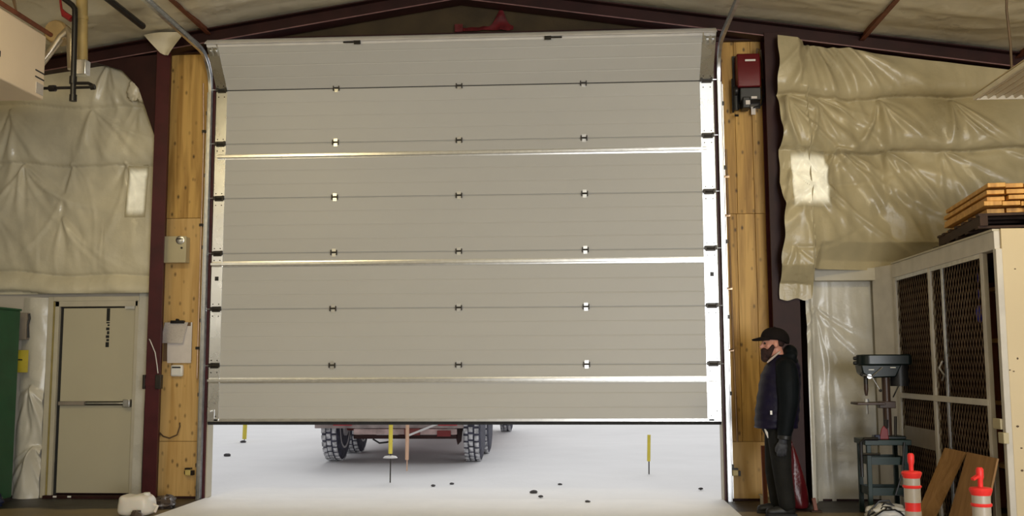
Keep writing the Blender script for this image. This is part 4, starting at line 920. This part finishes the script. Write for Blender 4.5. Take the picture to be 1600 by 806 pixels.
# fallen ice or gravel outside the doorway
stones = [(834, 770, 'dark flat chip on the snow, largest of the specks under the door'), (845, 777, 'small dark chip beside the largest flat chip on the snow'), (918, 785, 'small dark chip nearest the building on the open snow'), (1095, 765, 'dark chip on snow near the sensor side of the doorway'),
          (875, 758, 'small dark chip just beyond the largest flat chip'), (706, 757, 'dark chip on the snow in line with the orange marker'), (677, 760, 'dark chip on the snow behind the yellow disc marker'), (355, 712, 'dark lump on the snow farthest toward the clipboard side'), (380, 691, 'grey lump beside the far yellow marker')]
for x, y, lb in stones:
    d = fw+rt*((x-800)/FPX)-up*((y-403)/FPX); q_ = CAM+d*((0-CAM.z)/d.z); s_ = .045 if 'largest' in lb and 'beside' not in lb and 'beyond' not in lb else .028
    if y < 720: s_ = .06
    tag(MB().ball((q_.x, q_.y, .012), s_, s_*.8, s_*.45, 10, 6, lambda d_: 1+.3*noise.noise(d_*2+q_)).build('stone_chip', m_stone), lb, 'stone', 'dark chips on the snow')

# ---------------------------------------------------------------- markers in the snow outside
def marker(x, y, h, mat, label, disc=0, z0=.28, r=.025):
    t = thing('snow_marker', (x, y, 0), label, 'marker', 'marker stakes in the snow')
    MB().tube([(x, y, -.05), (x+.005, y, z0+.12)], .008, 8).build('rod', m_darksteel if mat is not m_markor else m_markor, t)
    MB().tube([(x, y, z0), (x+.01, y, h)], r, 10).build('sleeve', mat, t)
    if disc: MB().lathe([(disc, 0), (disc*.8, .02), (.02, .028)], (x, y, z0-.05), n=20).build('disc', m_truckwhite, t)
marker(-1.04, 1.59, 1.35, m_markyel, 'yellow marker stake with white disc on a thin rod', .09, .34)
marker(-1.11, 3.24, 1.30, m_markor, 'pale orange marker stake in front of the truck', 0, .12)
marker(2.16, 2.65, .50, m_markyel, 'short yellow marker stake alone on the open snow', 0, .16, .022)
marker(-5.06, 8.29, .42, m_markyel, 'far yellow marker stake on the snow beside the truck', 0, .05, .04)

# ---------------------------------------------------------------- truck seen under the door
tk = thing('truck', (-1.38, 5.2, 0), 'rear of a faded red truck parked on the snow outside', 'truck')
R = .50
def wheel(x, y, s):
    t = MB()
    t.lathe([(.30, 0), (.40, -.005), (R-.06, .0), (R-.015, .02), (R, .05), (R, .20), (R-.015, .23), (R-.06, .25), (.40, .255), (.30, .25)], (x-s*.125, y, R), (s, 0, 0), 40)
    o = t.build('wheel', m_tyre, tk)
    lg = MB()
    for k in range(30):
        a = 2*math.pi*k/30
        for j, (dx, sk) in enumerate(((-.085, .03), (-.01, -.03), (.075, .03))):
            aa = a+(j % 2)*math.pi/30+sk
            c = Vector((x+dx, y+(R+.003)*math.sin(aa), R+(R+.003)*math.cos(aa))); tan = Vector((0, math.cos(aa), -math.sin(aa))); nr = Vector((0, math.sin(aa), math.cos(aa)))
            lg.obox(c, (.03, 0, 0), tan*.036, nr*.010)
    part(lg.build('tread_block', m_tyresnow, o, ang=0), 'snowy tread blocks with overexposed white in their colour'); o.children[-1]['kind'] = 'stuff'
    MB().lathe([(.305, .10), (.30, .22), (.285, .235), (.26, .20), (.14, .13), (.10, .12)], (x-s*.125, y, R), (s, 0, 0), 32).build('rim', m_rim, o)
    MB().lathe([(.10, .06), (.10, .17), (.07, .22), (.03, .23)], (x-s*.125, y, R), (s, 0, 0), 20).build('hub', m_truckgrey, o)
    MB().lathe([(.33, .004), (.325, -.010), (.30, -.006), (.285, .05), (.20, .09), (.15, .07), (.14, -.03), (.06, -.05)], (x-s*.125, y, R), (s, 0, 0), 28).build('inner_rim', m_rim, o)
    return o
for y in (4.62+.0, 5.98): wheel(-2.42, y, -1); wheel(-.30, y-.1, 1)
for y in (4.6, 5.9):
    MB().tube([(-2.3, y, .50), (-.4, y-.05, .50)], .065, 12).ball((-1.36, y, .50), .17, .2, .17).build('axle', m_truckred, tk)
for x in (-1.85, -.9): MB().box(x-.05, x+.05, 3.9, 11, .72, .95).build('frame_rail', m_truckgrey, tk)
part(MB().box(-2.05, -.52, 4.10, 4.16, .345, .40).build('bumper_bar', m_brownsteel, tk, .006), 'dark underrun bumper bar'); part(MB().box(-2.05, -.52, 4.11, 4.15, .405, .49).build('bumper_beam', m_truckpink, tk, .006), 'pale pinkish beam')
part(MB().box(-2.62, -.30, 4.06, 4.10, .50, .66).build('rear_beam', m_truckgrey, tk, .006), 'dusty grey rear beam')
MB().box(-2.03, -1.90, 4.12, 4.2, .40, .80).box(-.66, -.56, 4.12, 4.2, .36, .80).build('bumper_bracket', m_truckgrey, tk)
MB().bar((-1.22, 4.02, .40), (-.66, 4.02, .62), .03, .07, (0, 1, 0)).build('brace', m_truckwhite, tk)
MB().box(-1.28, -1.05, 4.0, 4.06, .40, .50).build('tow_hitch', m_truckred, tk, .01)
for x in (-2.2, -.65): MB().box(x-.14, x+.14, 4.03, 4.06, .54, .62).build('tail_light', m_tail, tk, .004)
MB().box(-.80, -.60, 4.02, 4.055, .385, .47).build('reflector', m_redc, tk)
for x in (-2.42, -.36): MB().box(x-.15, x+.15, 4.0, 4.015, .62, .95).build('mud_flap', m_rubber, tk)
MB().prism([(-.58, .52), (-.44, .52), (-.47, .30), (-.52, .25)], 4.2, 4.25, 'y').build('spring_hanger', m_brownsteel, tk)
MB().box(-2.05, -1.75, 4.2, 4.6, .38, .50).build('air_tank', m_truckgrey, tk, .03)
MB().tube([(-1.80, 4.3, .33), (-1.70, 4.3, .27), (-1.6, 4.3, .28), (-1.5, 4.3, .30)], .014, 6).build('air_hose', m_black, tk)
MB().box(-2.6, -.12, 3.95, 10.5, .95, 1.08).build('deck', m_truckred, tk, .01)
MB().box(-2.6, -.12, 10.6, 12.6, .75, 2.9).build('cab', m_truckgrey, tk, .08)
for y in (9.2,): wheel(-2.42, y+2.4, -1); wheel(-.30, y+2.4, 1)

# ---------------------------------------------------------------- the man
MY = -1.02
def P(px, py, dy=0): return at(px, py, MY+dy)
man = thing('person', (P(1222, 800).x, MY, 0), 'man in dark jacket, black cap and beard standing watching the door', 'person')
hc = P(1208, 538)                                        # middle of the head
def bodymesh():
    b = MB()
    b.ball(hc+Vector((.004, 0, .030)), .100, .078, .100)               # skull
    b.ball(hc+Vector((-.030, 0, -.045)), .066, .056, .075)             # face and jaw
    b.capsule(hc+Vector((-.092, 0, .015)), hc+Vector((-.116, 0, -.024)), .011, .017)   # nose
    b.ball(hc+Vector((-.080, 0, .030)), .022, .055, .014)              # brow
    b.ball(hc+Vector((-.084, 0, -.060)), .016, .026, .010)             # lips
    b.ball(hc+Vector((-.070, 0, -.102)), .026, .03, .022)              # chin
    for s in (-1, 1):
        b.ball(hc+Vector((.012, s*.080, -.004)), .022, .010, .033); b.ball(hc+Vector((-.055, s*.046, -.018)), .024, .02, .022)
    nb_ = P(1224, 572)
    b.capsule(nb_+Vector((0, 0, -.04)), hc+Vector((.02, 0, -.04)), .066, .058)
    for c, ex_ in ((P(1220, 590), (.105, .165, .13)), (P(1217, 628), (.10, .14, .13)), (P(1216, 662), (.105, .15, .11))): b.ball(c, *ex_)
    for s in (-1, 1):
        sh, el, wr = P(1227, 575, s*.18), P(1232, 627, s*.245), P(1225, 678, s*.25)
        b.capsule(P(1224, 578, s*.08), sh, .07, .055); b.capsule(sh, el, .048, .038); b.capsule(el, wr, .038, .026)
        b.ball(wr+Vector((-.012, 0, -.07)), .026, .017, .05)
        hp_ = P(1216, 670, s*.085); kn = P(1220 if s < 0 else 1208, 735, s*.10); an = P(1231 if s < 0 else 1217, 794, s*.11)
        b.capsule(hp_, kn, .072, .05); b.capsule(kn, an, .048, .034); b.capsule(an+Vector((.02, 0, -.04)), an+Vector((-.13, 0, -.045)), .03, .026)
    return b
linkoff(remesh(bodymesh(), 'body', .0085, 3), 'body', m_skin, man)
# eyes
for s in (-1, 1): MB().ball(hc+Vector((-.083, s*.034, .010)), .011).build('eye', m_eye, man)
# beard and hair
bd_ = MB()
bd_.ball(hc+Vector((-.070, 0, -.080)), .050, .058, .058).ball(hc+Vector((-.078, 0, -.125)), .042, .045, .045).ball(hc+Vector((-.098, 0, -.052)), .022, .036, .014)
for s in (-1, 1): bd_.capsule(hc+Vector((-.014, s*.066, -.02)), hc+Vector((-.055, s*.045, -.09)), .020, .032)
linkoff(remesh(bd_, 'beard', .007, 3), 'beard', m_beard, man)
hr = MB(); hr.ball(hc+Vector((.040, 0, .020)), .070, .078, .060)
linkoff(remesh(hr, 'hair', .008, 3), 'hair', m_beard, man)
# cap: crown, band and bill
cap = MB(); cc_ = hc+Vector((.020, 0, .050)); nu, nv = 28, 12; vs = []
tilt = .10
for j in range(nv+1):
    for i in range(nu):
        ph = 2*math.pi*i/nu; th = (math.pi*(.53+.09*max(0, math.cos(ph))))*j/nv
        x = .136*math.sin(th)**.85*math.cos(ph)if th > 0 else 0; y = .092*math.sin(th)**.85*math.sin(ph) if th > 0 else 0; z = .112*math.cos(th)
        vs.append(cc_+Vector((x, y, z+x*tilt*-.6)))
cap.add(vs, [(j*nu+i, (j+1)*nu+i, (j+1)*nu+(i+1) % nu, j*nu+(i+1) % nu) for j in range(nv) for i in range(nu)])
co = cap.build('cap', m_cap, man, ang=0); sd = co.modifiers.new('t', 'SOLIDIFY'); sd.thickness = .004
def bill(u, v):
    a = math.pi*(u-.5); ln = .092*math.cos(a)**.6 if abs(a) < 1.55 else 0
    y = .080*math.sin(a); x0_ = -.126*math.sqrt(max(0, 1-(y/.094)**2)); return cc_+Vector((x0_-ln*v, y, .004+.045*0-.024*v-.5*y*y*8*v*.2+.012))
bo = MB().grid(bill, 20, 6).build('cap_bill', m_cap, co, ang=0); sd = bo.modifiers.new('t', 'SOLIDIFY'); sd.thickness = .016; sd.offset = 0
MB().ball(cc_+Vector((.0, 0, .113)), .010, .010, .006).build('cap_button', m_cap, co)
# jacket: quilted torso, collar and hood; separate sleeves
rows = [(554, 1208, 1243, .085), (562, 1203, 1246, .125), (572, 1196, 1249, .185), (585, 1190, 1250, .212), (600, 1187, 1250, .222), (620, 1184, 1249, .222), (640, 1181, 1248, .220), (655, 1180, 1247, .218), (668, 1180, 1245, .212)]
jk = MB(); nu = 40; vs = []
RW = []
for i in range(len(rows)-1):
    for t in np.linspace(0, 1, 5)[:-1]:
        RW.append(tuple(a+(b-a)*t for a, b in zip(rows[i], rows[i+1])))
RW.append(rows[-1])
for r_i, (yy, xa, xb, hw) in enumerate(RW):
    a, b = P(xa, yy), P(xb, yy); c = (a+b)/2; rx = (b.x-a.x)/2
    quilt = 1+.018*math.cos(r_i*2*math.pi/4)*(1 if r_i > 8 else .3)
    for i in range(nu):
        ph = 2*math.pi*i/nu; e = .8
        vs.append(c+Vector((rx*math.copysign(abs(math.cos(ph))**e, math.cos(ph))*quilt, hw*math.copysign(abs(math.sin(ph))**e, math.sin(ph))*quilt, 0)))
nr_ = len(RW)
fs = [(j*nu+i, (j+1)*nu+i, (j+1)*nu+(i+1) % nu, j*nu+(i+1) % nu) for j in range(nr_-1) for i in range(nu)]
jk.add(vs, fs); jo = jk.build('jacket', m_vest, man, ang=0); sd = jo.modifiers.new('t', 'SOLIDIFY'); sd.thickness = .012; sd.offset = -1
part(jo, 'navy quilted jacket body')
def sleeve(s):
    sh, mid, el, wr = P(1229, 577, s*.185), P(1231, 600, s*.225), P(1232, 628, s*.25), P(1226, 677, s*.25)
    b = MB(); b.capsule(P(1224, 572, s*.10), sh, .090, .100); b.capsule(sh, mid, .102, .108); b.capsule(mid, el, .108, .094); b.capsule(el, wr, .094, .068)
    o = linkoff(remesh(b, 'sleeve', .011, 5), 'sleeve', m_sleeve, man)
    MB().lathe([(.058, 0), (.064, .006), (.064, .035), (.060, .04)], wr+Vector((-.004, 0, -.055)), (.12, 0, 1), 18).build('cuff', m_black, o)
sleeve(-1); sleeve(1)
hd_ = MB(); hb_ = P(1238, 552)
hd_.ball(hb_+Vector((-.022, 0, .004)), .070, .115, .080).capsule(P(1214, 562, -.07), P(1238, 556, -.09), .026, .045).capsule(P(1214, 562, .07), P(1238, 556, .09), .026, .045).ball(P(1229, 566), .110, .17, .070)
linkoff(remesh(hd_, 'hood', .010, 5), 'hood', m_sleeve, man)
MB().tube([P(1199, 566, -.045), P(1206, 560, -.075), P(1219, 549, -.085)], [.008, .011, .008], 8).build('collar', m_collar, man)
MB().box(P(1196, 632).x, P(1196, 632).x+.018, MY-.228, MY-.218, P(1196, 646).z, P(1196, 640).z).build('badge', m_white, man)
# trousers and boots
tr = MB()
tr.ball(P(1215, 668), .150, .185, .10)
for s in (-1, 1):
    hp_ = P(1217 if s < 0 else 1213, 676, s*.09); kn = P(1222 if s < 0 else 1210, 735, s*.10); an = P(1230 if s < 0 else 1217, 788, s*.11)
    tr.capsule(hp_, kn, .112, .088); tr.capsule(kn, an, .088, .078)
linkoff(remesh(tr, 'trousers', .012, 6), 'trousers', m_pants, man)
def boot(s):
    an = P(1231 if s < 0 else 1217, 790, s*.11); y = an.y; b = MB()
    b.capsule((an.x, y, .17), (an.x+.005, y, .07), .062, .060); b.capsule((an.x+.02, y, .052), (an.x-.10, y, .050), .050, .046); b.capsule((an.x-.08, y, .048), (an.x-.165, y, .042), .046, .040)
    o = linkoff(remesh(b, 'boot', .009, 4), 'boot', m_boot, man)
    sole = [(an.x+.075, -.040), (an.x+.08, 0), (an.x+.075, .040), (an.x, .045), (an.x-.12, .052), (an.x-.19, .035), (an.x-.208, 0), (an.x-.19, -.035), (an.x-.12, -.052), (an.x, -.045)]
    MB().prism([(a, y+c) for a, c in sole], .0, .028, 'z').build('sole', m_rubber, o, .004)
boot(-1); boot(1)
def glove(s):
    wr = P(1224, 683, s*.25); b = MB()
    b.capsule(wr, wr+Vector((-.006, 0, -.035)), .036, .038)
    b.ball(wr+Vector((-.012, 0, -.080)), .046, .026, .050)
    base = wr+Vector((-.014, 0, -.112))
    for i, (dx, ln) in enumerate(((-.033, .060), (-.011, .068), (.011, .064), (.031, .052))):
        p1 = base+Vector((dx, s*.004, 0)); p2 = p1+Vector((-.004+dx*.1, -s*.010, -ln*.48)); p3 = p2+Vector((.004, -s*.022, -ln*.34)); p4 = p3+Vector((.004, -s*.020, -ln*.12))
        b.capsule(p1, p2, .0125, .0118); b.capsule(p2, p3, .0118, .011); b.capsule(p3, p4, .011, .010)
    t1 = wr+Vector((-.045, -s*.006, -.062)); t2 = t1+Vector((-.018, -s*.016, -.038)); t3 = t2+Vector((.002, -s*.012, -.030))
    b.capsule(wr+Vector((-.02, 0, -.05)), t1, .022, .016); b.capsule(t1, t2, .015, .0135); b.capsule(t2, t3, .0135, .011)
    linkoff(remesh(b, 'glove', .005, 3), 'glove', m_glove, man)
glove(-1); glove(1)
part(MB().tube([P(1195, 670, -.15), P(1198, 676, -.17), P(1200, 684, -.165)], [.006, .012, .004], 8).build('pocket_rag', m_white, man), 'small white rag hanging from the pocket')
